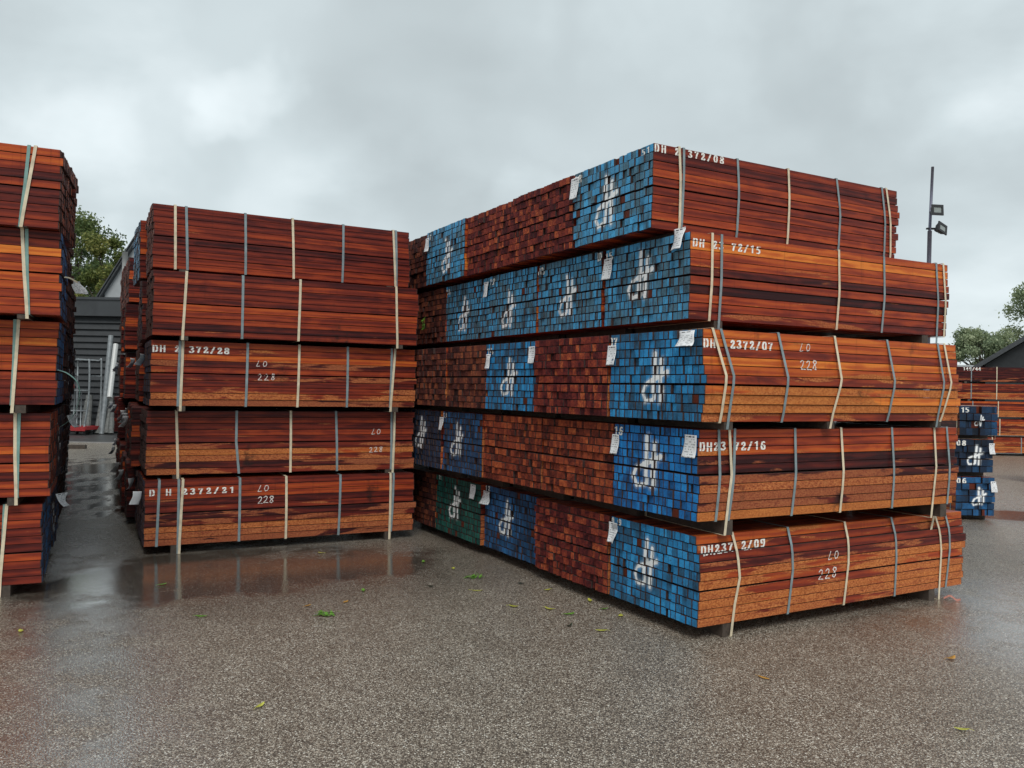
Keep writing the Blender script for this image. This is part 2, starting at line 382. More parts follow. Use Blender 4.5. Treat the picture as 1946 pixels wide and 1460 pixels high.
# ------------------------------------------------------------------ timber bundle
def timber(seed, Wd, Ht, Ln, shear=0., layers=10, colw=.046, tone=.5, spread=.5, drylow=.6, bulge=None, mk=None, endjit=.005,
           rightjit=.018, missing=(), cut=0.):
    """boards of one bundle; x along the boards (near end at 0), y across, z up. mk=(yc,zc,height) of the sprayed mark."""
    rg = random.Random(seed); mb = MB(); MK = []
    hs = [rg.uniform(.95, 1.05) for _ in range(layers)]; k = (Ht-.008)/sum(hs)
    z = 0.; lay = []; endtab = []
    nb = max(3, int(round(Wd/colw))); bw = [rg.choice((1, 1, 1, .8, 1.2, .95, 1.05)) for _ in range(nb)]
    mid = layers//2 + rg.choice((-1, 0, 0))
    for li in range(layers):
        if li == mid: z += .008
        h = hs[li]*k; z0, z1 = z+.0010, z+h-.0018; z += h
        frac = (li+.5)/layers
        off = (bulge(frac) if bulge else 0) + rg.uniform(-.0035, .0035)
        lj = rg.gauss(0, rightjit); nj = rg.gauss(0, endjit*.7)
        ws = []
        for b_ in bw:
            q_ = rg.random()
            if q_ < .07: ws += [b_*.5, b_*.5]
            else: ws.append(b_*rg.uniform(.93, 1.07))
        if rg.random() < .45 and len(ws) > 6: ws.insert(rg.randrange(len(ws)), rg.uniform(.4, .8))
        kw = (Wd + off)/sum(ws)
        y = -off; row = []
        for ci, w in enumerate(ws):
            y0 = y+.0006 if ci else y; y1 = y+w*kw-.0008; y += w*kw
            if (li, ci) in missing: continue
            yc = (y0+y1)/2
            xs = shear*yc + rg.gauss(0, endjit) + nj
            if rg.random() < .035: xs += rg.uniform(.006, .022)
            if rg.random() < .004: xs -= rg.uniform(.01, .03)
            xe = Ln + (shear*yc) + lj + rg.gauss(0, min(.006, endjit))
            if ci == 0: xs = shear*yc + nj + rg.uniform(-.002, .002)
            tn = min(1, max(0, rg.gauss(tone, spread*.45)))
            dr = min(1, max(0, (1-frac)**1.1*1.25*drylow + rg.uniform(-.22, .22)*drylow*1.4))
            er, tr, rv = rg.random(), rg.random(), rg.random()
            zz0, zz1 = z0+rg.uniform(0, .0006), z1-rg.uniform(0, .0010)
            if ci == 0: zz0 += .0006; zz1 -= .0008
            c = .0017; e = .0065
            q = cut*(y1-y0)/2
            vs = [(xs+e-q, y0, zz0), (xs+e+q, y1, zz0), (xs+e+q, y1, zz1), (xs+e-q, y0, zz1), (xs-q, y0+c, zz0+c), (xs+q, y1-c, zz0+c), (xs+q, y1-c, zz1-c), (xs-q, y0+c, zz1-c),
                  (xe-e, y0, zz0), (xe-e, y1, zz0), (xe-e, y1, zz1), (xe-e, y0, zz1), (xe, y0+c, zz0+c), (xe, y1-c, zz0+c), (xe, y1-c, zz1-c), (xe, y0+c, zz1-c)]
            fs_end = [(4, 7, 6, 5), (0, 4, 5, 1), (1, 5, 6, 2), (2, 6, 7, 3), (3, 7, 4, 0)]
            fs_far = [(12, 13, 14, 15), (8, 9, 13, 12), (9, 10, 14, 13), (10, 11, 15, 14), (11, 8, 12, 15)]
            fs_side = [(0, 8, 11, 3), (3, 11, 10, 2), (2, 10, 9, 1), (1, 9, 8, 0)]      # front, top, back, underside
            # end faces carry their own random value in the 'dry' channel
            mb.add(vs, [], 0)
            o = len(mb.v)-16
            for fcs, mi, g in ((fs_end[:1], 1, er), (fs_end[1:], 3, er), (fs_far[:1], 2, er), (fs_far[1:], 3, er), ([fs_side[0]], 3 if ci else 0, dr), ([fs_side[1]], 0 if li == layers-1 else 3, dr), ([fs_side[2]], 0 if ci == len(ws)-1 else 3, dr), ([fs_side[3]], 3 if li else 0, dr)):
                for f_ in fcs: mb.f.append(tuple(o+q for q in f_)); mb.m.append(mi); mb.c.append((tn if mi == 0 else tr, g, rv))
            row.append((y0, y1, zz0, zz1, xs, xe))
        lay.append((z0, z1, off)); endtab += row
    return mb, lay, endtab

def finish_timber(mb, name, mats, mk, far_mk=None):
    me = mb.mesh(name, mats)
    n = len(mb.v); a = me.attributes.new('mk', 'FLOAT_VECTOR', 'POINT')
    arr = np.full((n, 3), 50., dtype=np.float32)
    if mk:
        yc, zc, h = mk; v = np.array(mb.v, dtype=np.float32)
        rj = random.Random(int(abs(yc*7919)+abs(zc*104729)+len(mb.v))); th = rj.uniform(-.10, .10); sx_ = rj.uniform(.92, 1.15)
        U_ = (yc - v[:, 1])/h; V_ = (v[:, 2]-zc)/h
        arr[:, 0] = (U_*math.cos(th)+V_*math.sin(th))*sx_; arr[:, 1] = -U_*math.sin(th)+V_*math.cos(th); arr[:, 2] = 0
    a.data.foreach_set('vector', arr.ravel()); return me

def strap_mesh(lay, Wd, Ht, xt, xm, xb, below=0., w=.022, proud=.003):
    """closed loop of flat band round the bundle cross-section"""
    offs = [(l[0], l[1], l[2]) for l in lay]; nL = len(lay)
    pts = []
    def fx(z):
        f = z/Ht
        return xb+(xm-xb)*f*2 if f < .5 else xm+(xt-xm)*(f-.5)*2
    # front profile: upper convex hull of (z, off)
    P = [(0., lay[0][2])] + [((l[0]+l[1])/2, l[2]) for l in lay] + [(Ht, lay[-1][2])]
    P += [(l[0], l[2]) for l in lay] + [(l[1], l[2]) for l in lay]
    P = sorted(P); hull = []
    for p in P:
        while len(hull) > 1:
            (a, b), (c, d_) = hull[-2], hull[-1]
            if (c-a)*(p[1]-b) - (d_-b)*(p[0]-a) >= 0: hull.pop()
            else: break
        hull.append(p)
    zs = sorted(set([h[0] for h in hull] + [Ht*.5]))
    def yo(z):
        for (a, b), (c, d_) in zip(hull[:-1], hull[1:]):
            if a <= z <= c: return b+(d_-b)*((z-a)/(c-a) if c > a else 0)
        return hull[-1][1]
    th = .0018
    ring_in, ring_out = [], []
    def P3(y, z, ny, nz, x): ring_in.append((x, y+ny*proud, z+nz*proud)); ring_out.append((x, y+ny*(proud+th), z+nz*(proud+th)))
    for i, z in enumerate(zs):
        z_ = z
        if i == 0: P3(-yo(z), -below, -1, -1, fx(0))
        else: P3(-yo(z), z_, -1, 1 if i == len(zs)-1 else 0, fx(z))
    P3(Wd, Ht, 1, 1, xt); P3(Wd, -below, 1, -1, xb)
    n = len(ring_in); vs = []
    for (x, y, z), (x2, y2, z2) in zip(ring_in, ring_out):
        vs += [(x-w/2, y, z), (x+w/2, y, z), (x+w/2, y2, z2), (x-w/2, y2, z2)]
    fs = []
    for i in range(n):
        j = (i+1) % n
        for k in range(4):
            k2 = (k+1) % 4; fs.append((i*4+k, j*4+k, j*4+k2, i*4+k2))
    m = MB(); m.add(vs, fs); return m

def side_text(cells, lay, name, mat, parent, eps=.0016):
    m = MB()
    for (x0, x1, z0, z1) in cells:
        zc = (z0+z1)/2; off = None
        for a, b, o in lay:
            if a-.0005 <= zc <= b+.0005: off = o; break
        if off is None: continue
        y = -off-eps; m.add([(x0, y, z0), (x1, y, z0), (x1, y, z1), (x0, y, z1)], [(0, 1, 2, 3)])
    return m.build(name, mat, parent)

def end_text(cells, tab, name, mat, parent, y_left, eps=.0016):
    """cells in (u right, z); u=0 sits at y=y_left and runs towards smaller y"""
    m = MB()
    for (u0, u1, z0, z1) in cells:
        n = max(1, int((u1-u0)/.003)); du = (u1-u0)/n
        for i in range(n):
            a = y_left-(u0+du*i); b = a-du; yc = (a+b)/2; zc = (z0+z1)/2
            for (y0, y1, q0, q1, xs, xe) in tab:
                if y0 <= yc <= y1 and q0 <= zc <= q1:
                    x = xs-eps; m.add([(x, a, z0), (x, b, z0), (x, b, z1), (x, a, z1)], [(0, 1, 2, 3)]); break
    return m.build(name, mat, parent)

def paper(parent, seed, at, ur, vd, w, h, curl=.02, skew=0., nrm=None, name='paper_label'):
    """curled sheet: at = top left corner, ur = right direction, vd = down direction, in parent space"""
    rg = random.Random(seed); ur = Vector(ur).normalized(); vd = Vector(vd).normalized()
    nn = Vector(nrm).normalized() if nrm else vd.cross(ur).normalized()
    nx, ny = 12, 18; m = MB(); vs = []
    ph = rg.uniform(0, 6)
    for side in (0, 1):
        for j in range(ny+1):
            for i in range(nx+1):
                u, v = i/nx, j/ny
                b = .006 + curl*(v**2*.9 + .35*math.sin(3.2*u+ph)*v + .25*math.sin(5*v+ph)*u) + side*.0008
                p = Vector(at) + ur*(u*w + skew*v*w) + vd*(v*h) + nn*max(.003, b) + ur*(.04*w*math.sin(4*v+ph))
                vs.append(p)
    fs = []; mi = []; st = (nx+1)*(ny+1)
    for j in range(ny):
        for i in range(nx):
            a = j*(nx+1)+i; fs.append((st+a, st+a+1, st+a+nx+2, st+a+nx+1)); k = 0
            if j == 1 and 2 <= i <= 9: k = 1 if (i+seed) % 4 else 0
            elif j > 2 and j % 2 == 1 and 1 <= i <= 10 and rg.random() < .45: k = 2
            mi.append(k)
            fs.append((a, a+nx+1, a+nx+2, a+1)); mi.append(0)
    for i in range(nx):
        fs.append((i, i+1, st+i+1, st+i)); mi.append(0); a = ny*(nx+1)+i; fs.append((a+1, a, st+a, st+a+1)); mi.append(0)
    for j in range(ny):
        a = j*(nx+1); fs.append((a+nx+1, a, st+a, st+a+nx+1)); mi.append(0); a += nx; fs.append((a, a+nx+1, st+a+nx+1, st+a)); mi.append(0)
    m.add(vs, fs, mi)
    return m.build(name, [M_paper, M_ink, M_ink2], parent, smooth=True)

GRP = {}
def bundle(label, loc, rz, Wd, Ht, Ln, seed, endmat, farmat=None, shear=0., layers=10, straps=(), below=.04, tone=.5, spread=.55, drylow=.6, bulge=None,
           mk=None, digits=None, side=None, chalk=None, papers=(), group='stacked bundles of sawn hardwood', colw=.046, bearers=(.27, 2.3), endjit=.005, rightjit=.014, bh=None, strapw=.020, cut=0.):
    root = empty('timber_bundle', loc, rz, label, 'timber bundle', group)
    mb, lay, tab = timber(seed, Wd, Ht, Ln, shear, layers, colw, tone, spread, drylow, bulge, mk, endjit, rightjit, cut=cut)
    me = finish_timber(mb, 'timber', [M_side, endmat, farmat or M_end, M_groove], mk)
    t = obj('timber', me, root)
    bh = below if bh is None else bh
    for x in bearers:
        m = MB(); m.box((x-.035, .004, -bh+.0005), (x+.035, Wd-.004, -.0005)); m.build('bearer', M_bearer, root)
    for s in straps:
        xt, xm, xb, c = s[:4]
        mat = {'c': M_cream, 'g': M_grey, 't': M_teals}[c[0]]
        bl = bh if (len(c) > 1) else 0.
        if bl: bl = max(0, bh-.008)
        strap_mesh(lay, Wd, Ht, xt, xm, xb, bl, w=strapw, proud=.0045 if c[0] == 'c' else .0028).build('strap', mat, root)
    rg = random.Random(seed+99)
    if side:
        for (txt, x, z, h, adv, sl) in side:
            for q, ch in enumerate(txt):
                if ch != ' ': side_text(text_cells(ch, x+q*adv, z+sl*adv*q, h, adv, wear=.03, rng=rg), lay, 'stencilled_character', M_stencil, root)
    if chalk:
        for (txt, x, z, h, adv) in chalk:
            for q, ch in enumerate(txt):
                side_text(text_cells(ch, x+q*adv, z+q*.002, h, adv, HAND, .078, .078, 30, wear=.03, rng=rg), lay, 'chalk_character', M_chalk, root, .002)
    if digits:
        for (txt, y, z, h, adv) in digits:
            for q, ch in enumerate(txt):
                if ch != ' ': end_text(text_cells(ch, 0, z, h, adv, nw=.21, wear=.01, rng=rg), tab, 'stencilled_character', M_stencil, root, y-q*adv)
    for p in papers: paper(root, seed+int(p['at'][1]*100) % 50, **p)
    return root, lay, tab

def copy_tree(o, parent=None):
    c = o.copy(); COL.objects.link(c); c.parent = parent
    for ch in list(o.children): copy_tree(ch, c)
    return c

# ------------------------------------------------------------------ ground
def ground_material():
    m, nt, b = newmat('wet_chip_asphalt')
    t = N(nt, 'ShaderNodeTexCoord').outputs['Object']
    def vor(scale, feat='F1'):
        v = N(nt, 'ShaderNodeTexVoronoi'); v.feature = feat; v.inputs['Scale'].default_value = scale; nt.links.new(t, v.inputs['Vector']); return v
    v1 = vor(104); v2 = vor(175)
    s1 = N(nt, 'ShaderNodeSeparateColor'); nt.links.new(v1.outputs['Color'], s1.inputs[0])
    s2 = N(nt, 'ShaderNodeSeparateColor'); nt.links.new(v2.outputs['Color'], s2.inputs[0])
    big = noise(nt, t, .55, 4, .55); mid = noise(nt, t, 3.1, 4, .6)
    chip = ramp(nt, s1.outputs[0], [(0, (.060, .049, .038)), (.34, (.17, .142, .112)), (.62, (.31, .268, .212)), (.88, (.56, .51, .43)), (1, (.88, .86, .78))])
    chip2 = ramp(nt, s2.outputs[1], [(0, (.036, .029, .023)), (.6, (.15, .122, .094)), (.9, (.42, .36, .29)), (1, (.74, .70, .60))])
    edge = mrange(nt, v1.outputs['Distance'], .30, .55)
    c = mixc(nt, edge, chip, chip2)
    c = mixc(nt, mrange(nt, mid, .3, .7, .0, .35), c, mixc(nt, 1., c, (.55, .50, .46), 'MULTIPLY'))
    # standing water: alley between the piles, a patch beyond the right pile
    sep = N(nt, 'ShaderNodeSeparateXYZ'); nt.links.new(t, sep.inputs[0])
    def lobe(x, y, rx, ry, ang=0.):
        q = vmth(nt, 'SUBTRACT', t, (x, y, 0)); mp = N(nt, 'ShaderNodeMapping'); mp.vector_type = 'POINT'
        mp.inputs['Rotation'].default_value = (0, 0, ang); nt.links.new(q, mp.inputs[0])
        return mrange(nt, vmth(nt, 'LENGTH', vmth(nt, 'MULTIPLY', mp.outputs[0], (1/rx, 1/ry, 0)), out=1), 1.3, .35)
    wet = mth(nt, 'MAXIMUM', mth(nt, 'MULTIPLY', lobe(-6.6, 13.2, 1.9, 6.6, -.48), mrange(nt, noise(nt, vmth(nt, 'MULTIPLY', t, (1, .5, 1)), 2.2, 6, .65), .38, .60, .45, 1.)), lobe(6.9, 10.9, 1.6, .7, .1))
    glint = mth(nt, 'MAXIMUM', lobe(-2.45, 4.6, .60, 4.2, -.49), mth(nt, 'MAXIMUM', lobe(4.3, 5.6, 2.0, 1.7, .0), mth(nt, 'MULTIPLY', lobe(8.5, 10.5, 4.0, 4.0, 0), .45)))
    glint = mth(nt, 'MULTIPLY', glint, mrange(nt, mid, .3, .6, .35, 1.))
    wet = mth(nt, 'MAXIMUM', wet, mth(nt, 'MULTIPLY', lobe(-2.2, 7.0, 2.8, 1.7, -.45), .80))
    wet = mth(nt, 'MAXIMUM', wet, mth(nt, 'MULTIPLY', lobe(-4.1, 8.2, .9, 2.2, -.48), .55))
    wet = mth(nt, 'MAXIMUM', wet, mth(nt, 'MULTIPLY', lobe(6.0, 7.6, 2.6, 1.3, -.2), .45))
    wn = mth(nt, 'MULTIPLY', wet, mth(nt, 'ADD', .55, big))
    wn = mth(nt, 'ADD', wn, mrange(nt, big, .52, .72, 0, .22))
    film = mrange(nt, mth(nt, 'ADD', wn, mth(nt, 'MULTIPLY', mth(nt, 'SUBTRACT', mid, .5), .35)), .55, .85)
    film = mth(nt, 'MULTIPLY', film, 1., clamp=True)
    soft = mth(nt, 'MULTIPLY', wn, .6, clamp=True)
    c = mixc(nt, mth(nt, 'MAXIMUM', mth(nt, 'MULTIPLY', film, .75), soft), c, (.020, .018, .016))
    nt.links.new(c, b.inputs['Base Color'])
    rough = mth(nt, 'ADD', mth(nt, 'MULTIPLY', s1.outputs[1], .16), .20)
    rough = mth(nt, 'MULTIPLY', rough, mth(nt, 'SUBTRACT', 1., mth(nt, 'MULTIPLY', film, .9)))
    rough = mth(nt, 'MULTIPLY', rough, mrange(nt, glint, 0, 1, 1., .45))
    nt.links.new(mth(nt, 'ADD', rough, .03), b.inputs['Roughness'])
    nt.links.new(mrange(nt, glint, 0, 1, .5, .95), b.inputs['Specular IOR Level']); b.inputs['IOR'].default_value = 1.6; nt.links.new(glint, b.inputs['Coat Weight']); b.inputs['Coat Roughness'].default_value = .17; b.inputs['Coat IOR'].default_value = 4.2
    hgt = mth(nt, 'ADD', mth(nt, 'MULTIPLY', v1.outputs['Distance'], -1.), mth(nt, 'MULTIPLY', v2.outputs['Distance'], -.5))
    hgt = mth(nt, 'ADD', hgt, mth(nt, 'MULTIPLY', s1.outputs[2], .7))
    bn = N(nt, 'ShaderNodeBump'); bn.inputs['Distance'].default_value = .0045
    nt.links.new(mth(nt, 'MULTIPLY_ADD', mth(nt, 'MAXIMUM', mth(nt, 'MAXIMUM', film, mth(nt, 'MULTIPLY', glint, .70)), mth(nt, 'MULTIPLY', soft, .8)), -.62, .66), bn.inputs['Strength'])
    nt.links.new(hgt, bn.inputs['Height']); nt.links.new(bn.outputs[0], b.inputs['Normal']); nt.links.new(bn.outputs[0], b.inputs['Coat Normal'])
    return m
def sheet(name, x0, y0, x1, y1, z, mat, rz=0, loc=(0, 0)):
    m = MB(); m.add([(x0, y0, 0), (x1, y0, 0), (x1, y1, 0), (x0, y1, 0)], [(0, 1, 2, 3)])
    o = m.build(name, mat); o.location = (loc[0], loc[1], z); o.rotation_euler = (0, 0, rz); return tag(o, kind='structure')
sheet('ground', -300, -60, 300, 500, 0, ground_material())
def paving_material():
    m, nt, b = newmat('wet_brick_paving')
    t = N(nt, 'ShaderNodeTexCoord').outputs['Object']
    br = N(nt, 'ShaderNodeTexBrick'); br.inputs['Scale'].default_value = 1.; br.inputs['Brick Width'].default_value = .21; br.inputs['Row Height'].default_value = .105
    br.inputs['Mortar Size'].default_value = .008; nt.links.new(t, br.inputs['Vector'])
    br.inputs['Color1'].default_value = (.075, .075, .075, 1); br.inputs['Color2'].default_value = (.045, .045, .047, 1); br.inputs['Mortar'].default_value = (.015, .015, .014, 1)
    nt.links.new(br.outputs[0], b.inputs['Base Color']); b.inputs['Roughness'].default_value = .38
    return m
sheet('paving', -6, 0, 6, 3.9, .008, paving_material(), 0, (-14, 21.0))
kb = MB(); kb.box((-20, 20.82, -.05), (-8, 20.98, .022)); tag(kb.build('kerb', plain('concrete_kerb', (.22, .21, .20), .6, var=.2, scale=9)), kind='structure')

# ------------------------------------------------------------------ the stacks
dl = lambda a: Vector((math.cos(a), math.sin(a), 0)); dw = lambda a: Vector((-math.sin(a), math.cos(a), 0))
# right pile: corner x, y, board direction, direction of the row of ends; z of bottom and top; seams along the row
RP = [(1.206, 5.151, .500, .521), (1.187, 5.098, .468, .555), (1.18, 4.992, .493, .56), (1.169, 5.369, .470, .535), (.936, 5.496, .490, .507)]
RZ = [(.09, .675), (.775, 1.362), (1.412, 1.997), (2.087, 2.672), (2.718, 3.300)]
RS = [[0, .939, 1.991, 2.972, 4.022, 4.98], [0, .861, 1.79, 2.75, 3.575, 4.5], [0, .923, 1.883, 2.736, 3.496, 4.35], [0, .953, 1.896, 2.776, 3.765, 4.7], [0, .991, 2.036, 2.921, 3.911, 4.85]]
RL = [2.79, 2.55, 2.56, 2.67, 2.55]
RB = [.09, .1, .05, .09, .046]
RE = [[M_deep, M_end, M_deep, M_green, M_end_d], [M_blueb, M_end, M_end, M_deep, M_navy], [M_blue, M_end, M_blue, M_end_d, M_end_d], [M_teal, M_teal, M_teal, M_teal, M_end_d], [M_teal, M_end, M_end, M_teal, M_end_d]]
RE[0][0] = M_blue; RE[0][1] = M_end_m; RE[2][1] = M_end_m; RE[4][1] = RE[4][2] = M_end_m
RM = {(0, 0): (.509, .402, .31), (0, 2): (2.534, .412, .30), (0, 3): (3.533, .422, .30), (1, 0): (.478, 1.115, .33), (1, 3): (3.237, 1.092, .29), (1, 4): (4.032, 1.12, .30),
      (2, 0): (.43, 1.686, .31), (2, 2): (2.318, 1.698, .30), (3, 0): (.498, 2.432, .315), (3, 1): (1.414, 2.365, .305), (3, 2): (2.374, 2.327, .31), (3, 3): (3.319, 2.35, .32),
      (4, 0): (.531, 2.998, .342), (4, 3): (3.336, 2.976, .316)}
RD = {(0, 0): ('0 9', .915, .635, .045), (0, 2): ('12', 2.96, .635, .05), (0, 3): ('11', 3.93, .64, .045), (1, 0): ('16', .845, 1.297, .06), (1, 3): ('03', 3.56, 1.31, .05),
      (2, 0): ('07', .925, 1.93, .06), (2, 2): ('14', 2.70, 1.92, .055), (3, 0): ('15', .935, 2.60, .062), (3, 1): ('10', 1.885, 2.60, .062), (3, 2): ('19', 2.745, 2.60, .06), (3, 3): ('36', 3.735, 2.60, .055),
      (4, 0): ('08', .975, 3.228, .062), (4, 3): ('13', 3.87, 3.225, .06)}
def side_stagger(rows):                       # profile pieces: list of (fraction, offset)
    def f(x):
        for (a, b), (c, d_) in zip(rows[:-1], rows[1:]):
            if a <= x <= c: return b + (d_-b)*(x-a)/(c-a)
        return rows[-1][1]
    return f
BUL = [side_stagger([(0, 0), (.55, .018), (.78, .014), (.8, -.012), (1, -.02)]), side_stagger([(0, -.004), (.45, .010), (.5, .012), (.52, -.004), (1, 0)]),
       side_stagger([(0, -.012), (.3, .022), (.52, .035), (.54, .008), (1, -.012)]), side_stagger([(0, -.006), (.5, .012), (1, .004)]), side_stagger([(0, -.008), (.5, .006), (1, 0)])]
RST = [[(.304, .345, .289, 'cb'), (.819, .838, .812, 'g'), (1.395, 1.40, 1.375, 'c'), (1.915, 1.935, 1.941, 'g'), (2.435, 2.475, 2.475, 'cb'), (2.569, 2.585, 2.562, 'g')],
       [(.160, .166, .150, 'g'), (.247, .262, .225, 'cb'), (.295, .282, .255, 'g'), (.827, .83, .81, 'g'), (1.266, 1.285, 1.273, 'c'), (1.794, 1.81, 1.813, 'g'), (2.265, 2.28, 2.25, 'cb'), (2.413, 2.44, 2.438, 'g')],
       [(.079, .16, .148, 'c'), (.149, .225, .214, 'gb'), (.647, .70, .689, 'g'), (1.184, 1.21, 1.15, 'cb'), (1.734, 1.77, 1.742, 'g'), (2.313, 2.335, 2.308, 'gb'), (2.389, 2.42, 2.352, 'c')],
       [(.185, .182, .175, 'c'), (.268, .266, .257, 'gb'), (1.394, 1.40, 1.39, 'c'), (1.889, 1.895, 1.884, 'g'), (2.506, 2.53, 2.532, 'gb'), (2.591, 2.62, 2.624, 'c')],
       [(.224, .236, .241, 'c'), (.266, .262, .259, 'g'), (.766, .78, .773, 'g'), (1.277, 1.288, 1.284, 'c'), (1.807, 1.85, 1.844, 'g'), (2.343, 2.385, 2.389, 'g'), (2.395, 2.45, 2.467, 'c')]]
SIDE = [[('DH237 2/09', .035, .462, .056, .0580, .02)], [('DH23 72/16', .012, .449, .056, .0570, .0)], [('DH  2372/07', .006, .466, .054, .0550, 0)], [('DH 23 72/15', .023, .487, .053, .0560, 0)], [('DH 2 372/08', .012, .526, .050, .0585, 0)]]
CH = [[('LO', 1.19, .332, .062, .06), ('228', 1.10, .20, .075, .068)], None, [('LO', .845, .469, .055, .058), ('228', .846, .345, .066, .058)], None, None]
NAMES = ['bottom row', 'second row', 'third row', 'fourth row', 'top row']
ENDTXT = [['blue-painted', 'bare red-brown', 'dark blue-painted', 'green-painted', 'dark bare'], ['bright blue-painted', 'bare brown', 'bare brown', 'dark blue-painted', 'blackish blue-painted'],
          ['blue-painted', 'bare red-brown', 'blue-painted', 'dark bare', 'dark bare'], ['weathered blue-painted', 'weathered blue-painted', 'weathered blue-painted', 'weathered blue-painted', 'dark bare'],
          ['grey-blue-painted', 'bare red-brown', 'bare red-brown', 'grey-blue-painted', 'dark bare']]
MARKNO = {(0, 0): '09', (0, 2): '12', (0, 3): '11', (1, 0): '16', (1, 3): '03', (2, 0): '07', (2, 2): '14', (3, 0): '15', (3, 1): '10', (3, 2): '19', (3, 3): '36', (4, 0): '08', (4, 3): '13'}
POS = ['at its front corner', 'second from its corner', 'third from its corner', 'fourth from its corner', 'beside the middle pile']
def P_end(tt, z, w, h, t0, ca, sh, rowz, skew=0., curl=.02, out=.004):
    y = (tt-t0)*ca
    return dict(at=(sh*y-out, y, z-rowz), ur=(0, -1, 0), vd=(0, 0, -1), w=w, h=h, skew=skew, curl=curl)
PAP = {(4, 0): [(1.00, 3.262, .105, .165)], (4, 3): [(3.90, 3.235, .10, .15)], (3, 0): [(.925, 2.60, .105, .16), (.14, 2.705, .12, .15, .0, .05)], (3, 3): [(2.885, 2.63, .10, .15)],
       (2, 0): [(.20, 1.985, .15, .10, .1, .05), (.92, 1.918, .10, .14)], (2, 2): [(2.70, 1.905, .085, .13), (2.0, 1.95, .10, .14, .15)],
       (1, 0): [(.85, 1.285, .085, .14), (.115, 1.325, .12, .145)], (1, 3): [(3.60, 1.30, .10, .13)], (0, 0): [(.93, .632, .10, .14, .25, .05)], (0, 3): [(3.17, .66, .11, .14)], (0, 2): [(2.97, .62, .14, .12, .1, .05)]}
for i in range(5):
    X, Y, a, b = RP[i]; ca = math.cos(b-a); sh = -math.tan(b-a); zb, zt = RZ[i]
    for c in range(5):
        t0, t1 = RS[i][c], RS[i][c+1]
        loc = Vector((X, Y, zb)) + dw(b)*t0
        if c: loc += dl(a)*random.Random(i*10+c).uniform(-.02, .03)
        if i == 3 and c: loc += dl(a)*.015
        gap = .030 if i == 3 or c % 2 else .020
        mk = RM.get((i, c))
        if mk: mk = ((mk[0]-t0)*ca, mk[1]-zb, mk[2])
        dg = RD.get((i, c))
        dgl = [(dg[0], (dg[1]-t0)*ca, dg[2]-zb-.015, dg[3], dg[3]*.93)] if dg else None
        if (i, c) == (3, 1): dgl.append(('D', .055, 2.600-zb, .062, .06))
        if (i, c) == (4, 0): dgl.append(('51', .125, 3.238-zb, .045, .055))
        pp = [P_end(p[0], p[1], p[2], p[3], t0, ca, sh, zb, *(p[4:])) for p in PAP.get((i, c), [])]
        em = RE[i][c]; bare = em in (M_end, M_end_d, M_end_m)
        if c == 0: lab = 'bundle with %s ends and stencilled DH2372/%s, %s of the right pile' % (ENDTXT[i][0], MARKNO[(i, 0)], NAMES[i])
        elif (i, c) in MARKNO and (i, c) != (0, 2): lab = '%s-ended bundle numbered %s, %s of the right pile, %s' % (ENDTXT[i][c].replace('-painted', ''), MARKNO[(i, c)], NAMES[i], POS[c])
        else: lab = '%s-ended bundle, %s of the right pile, %s' % (ENDTXT[i][c].replace('-painted', ''), NAMES[i], POS[c])
        bundle(lab, loc, a, (t1-t0)*ca-gap, zt-zb, RL[i], 100+i*10+c, em, shear=sh, straps=RST[i] if c == 0 else (), below=RB[i], colw=.051,
               tone=[.46, .40, .72, .50, .50][i] if c == 0 else .5, spread=[.42, .42, .42, .6, .62][i], drylow=[1.1, 1.0, .80, .30, .20][i], bulge=BUL[i] if c == 0 else None, mk=mk, digits=dgl,
               side=SIDE[i] if c == 0 else None, chalk=CH[i] if c == 0 else None, papers=pp, group='bundles stacked in the right pile',
               bearers=((.26, 2.40) if i != 2 else (.225, 1.16, 2.33)), endjit=.0035 if not bare else .006, cut=-.22 if bare else 0.)

# left pile: corner x, y, board direction; bottom and top
LP = [(-3.358, 7.394, .458), (-3.401, 7.503, .43), (-3.305, 7.347, .456), (-3.261, 7.273, .45), (-3.368, 7.484, .50)]
LZ = [(.085, .69), (.73, 1.335), (1.385, 1.99), (2.03, 2.622), (2.674, 3.27)]
LBH = [.085, .04, .05, .04, .052]
LL_ = [2.61, 2.60, 2.55, 2.52, 2.54]
LST = [[(.127, .12, .112, 'g'), (.330, .318, .308, 'cb'), (.294, .294, .296, 'gb'), (.839, .84, .84, 'g'), (1.276, 1.28, 1.282, 'c'), (1.816, 1.812, 1.806, 'g'), (2.344, 2.344, 2.344, 'cb'), (2.378, 2.37, 2.36, 'g')],
       [(.257, .27, .282, 'cb'), (.800, .80, .831, 'g'), (1.314, 1.318, 1.32, 'c'), (1.765, 1.778, 1.787, 'g'), (2.384, 2.38, 2.373, 'cb'), (2.350, 2.353, 2.355, 'g')],
       [(.275, .268, .262, 'cb'), (.250, .242, .240, 'g'), (.851, .847, .843, 'g'), (1.339, 1.335, 1.33, 'c'), (1.823, 1.823, 1.823, 'g'), (2.322, 2.30, 2.282, 'cb'), (2.285, 2.28, 2.276, 'g')],
       [(.282, .27, .257, 'cb'), (.777, .778, .778, 'g'), (1.312, 1.308, 1.303, 'c'), (2.281, 2.29, 2.304, 'cb')],
       [(.19, .195, .201, 'c'), (.287, .297, .308, 'g'), (.828, .834, .840, 'g'), (1.286, 1.297, 1.308, 'c'), (1.809, 1.81, 1.81, 'g'), (2.355, 2.37, 2.391, 'c'), (2.385, 2.394, 2.403, 'g')]]
LSIDE = {0: [('D H 2372/21', .044, .468, .058, .0700, 0)], 2: [('DH 2 372/28', .017, .495, .060, .0620, 0)]}
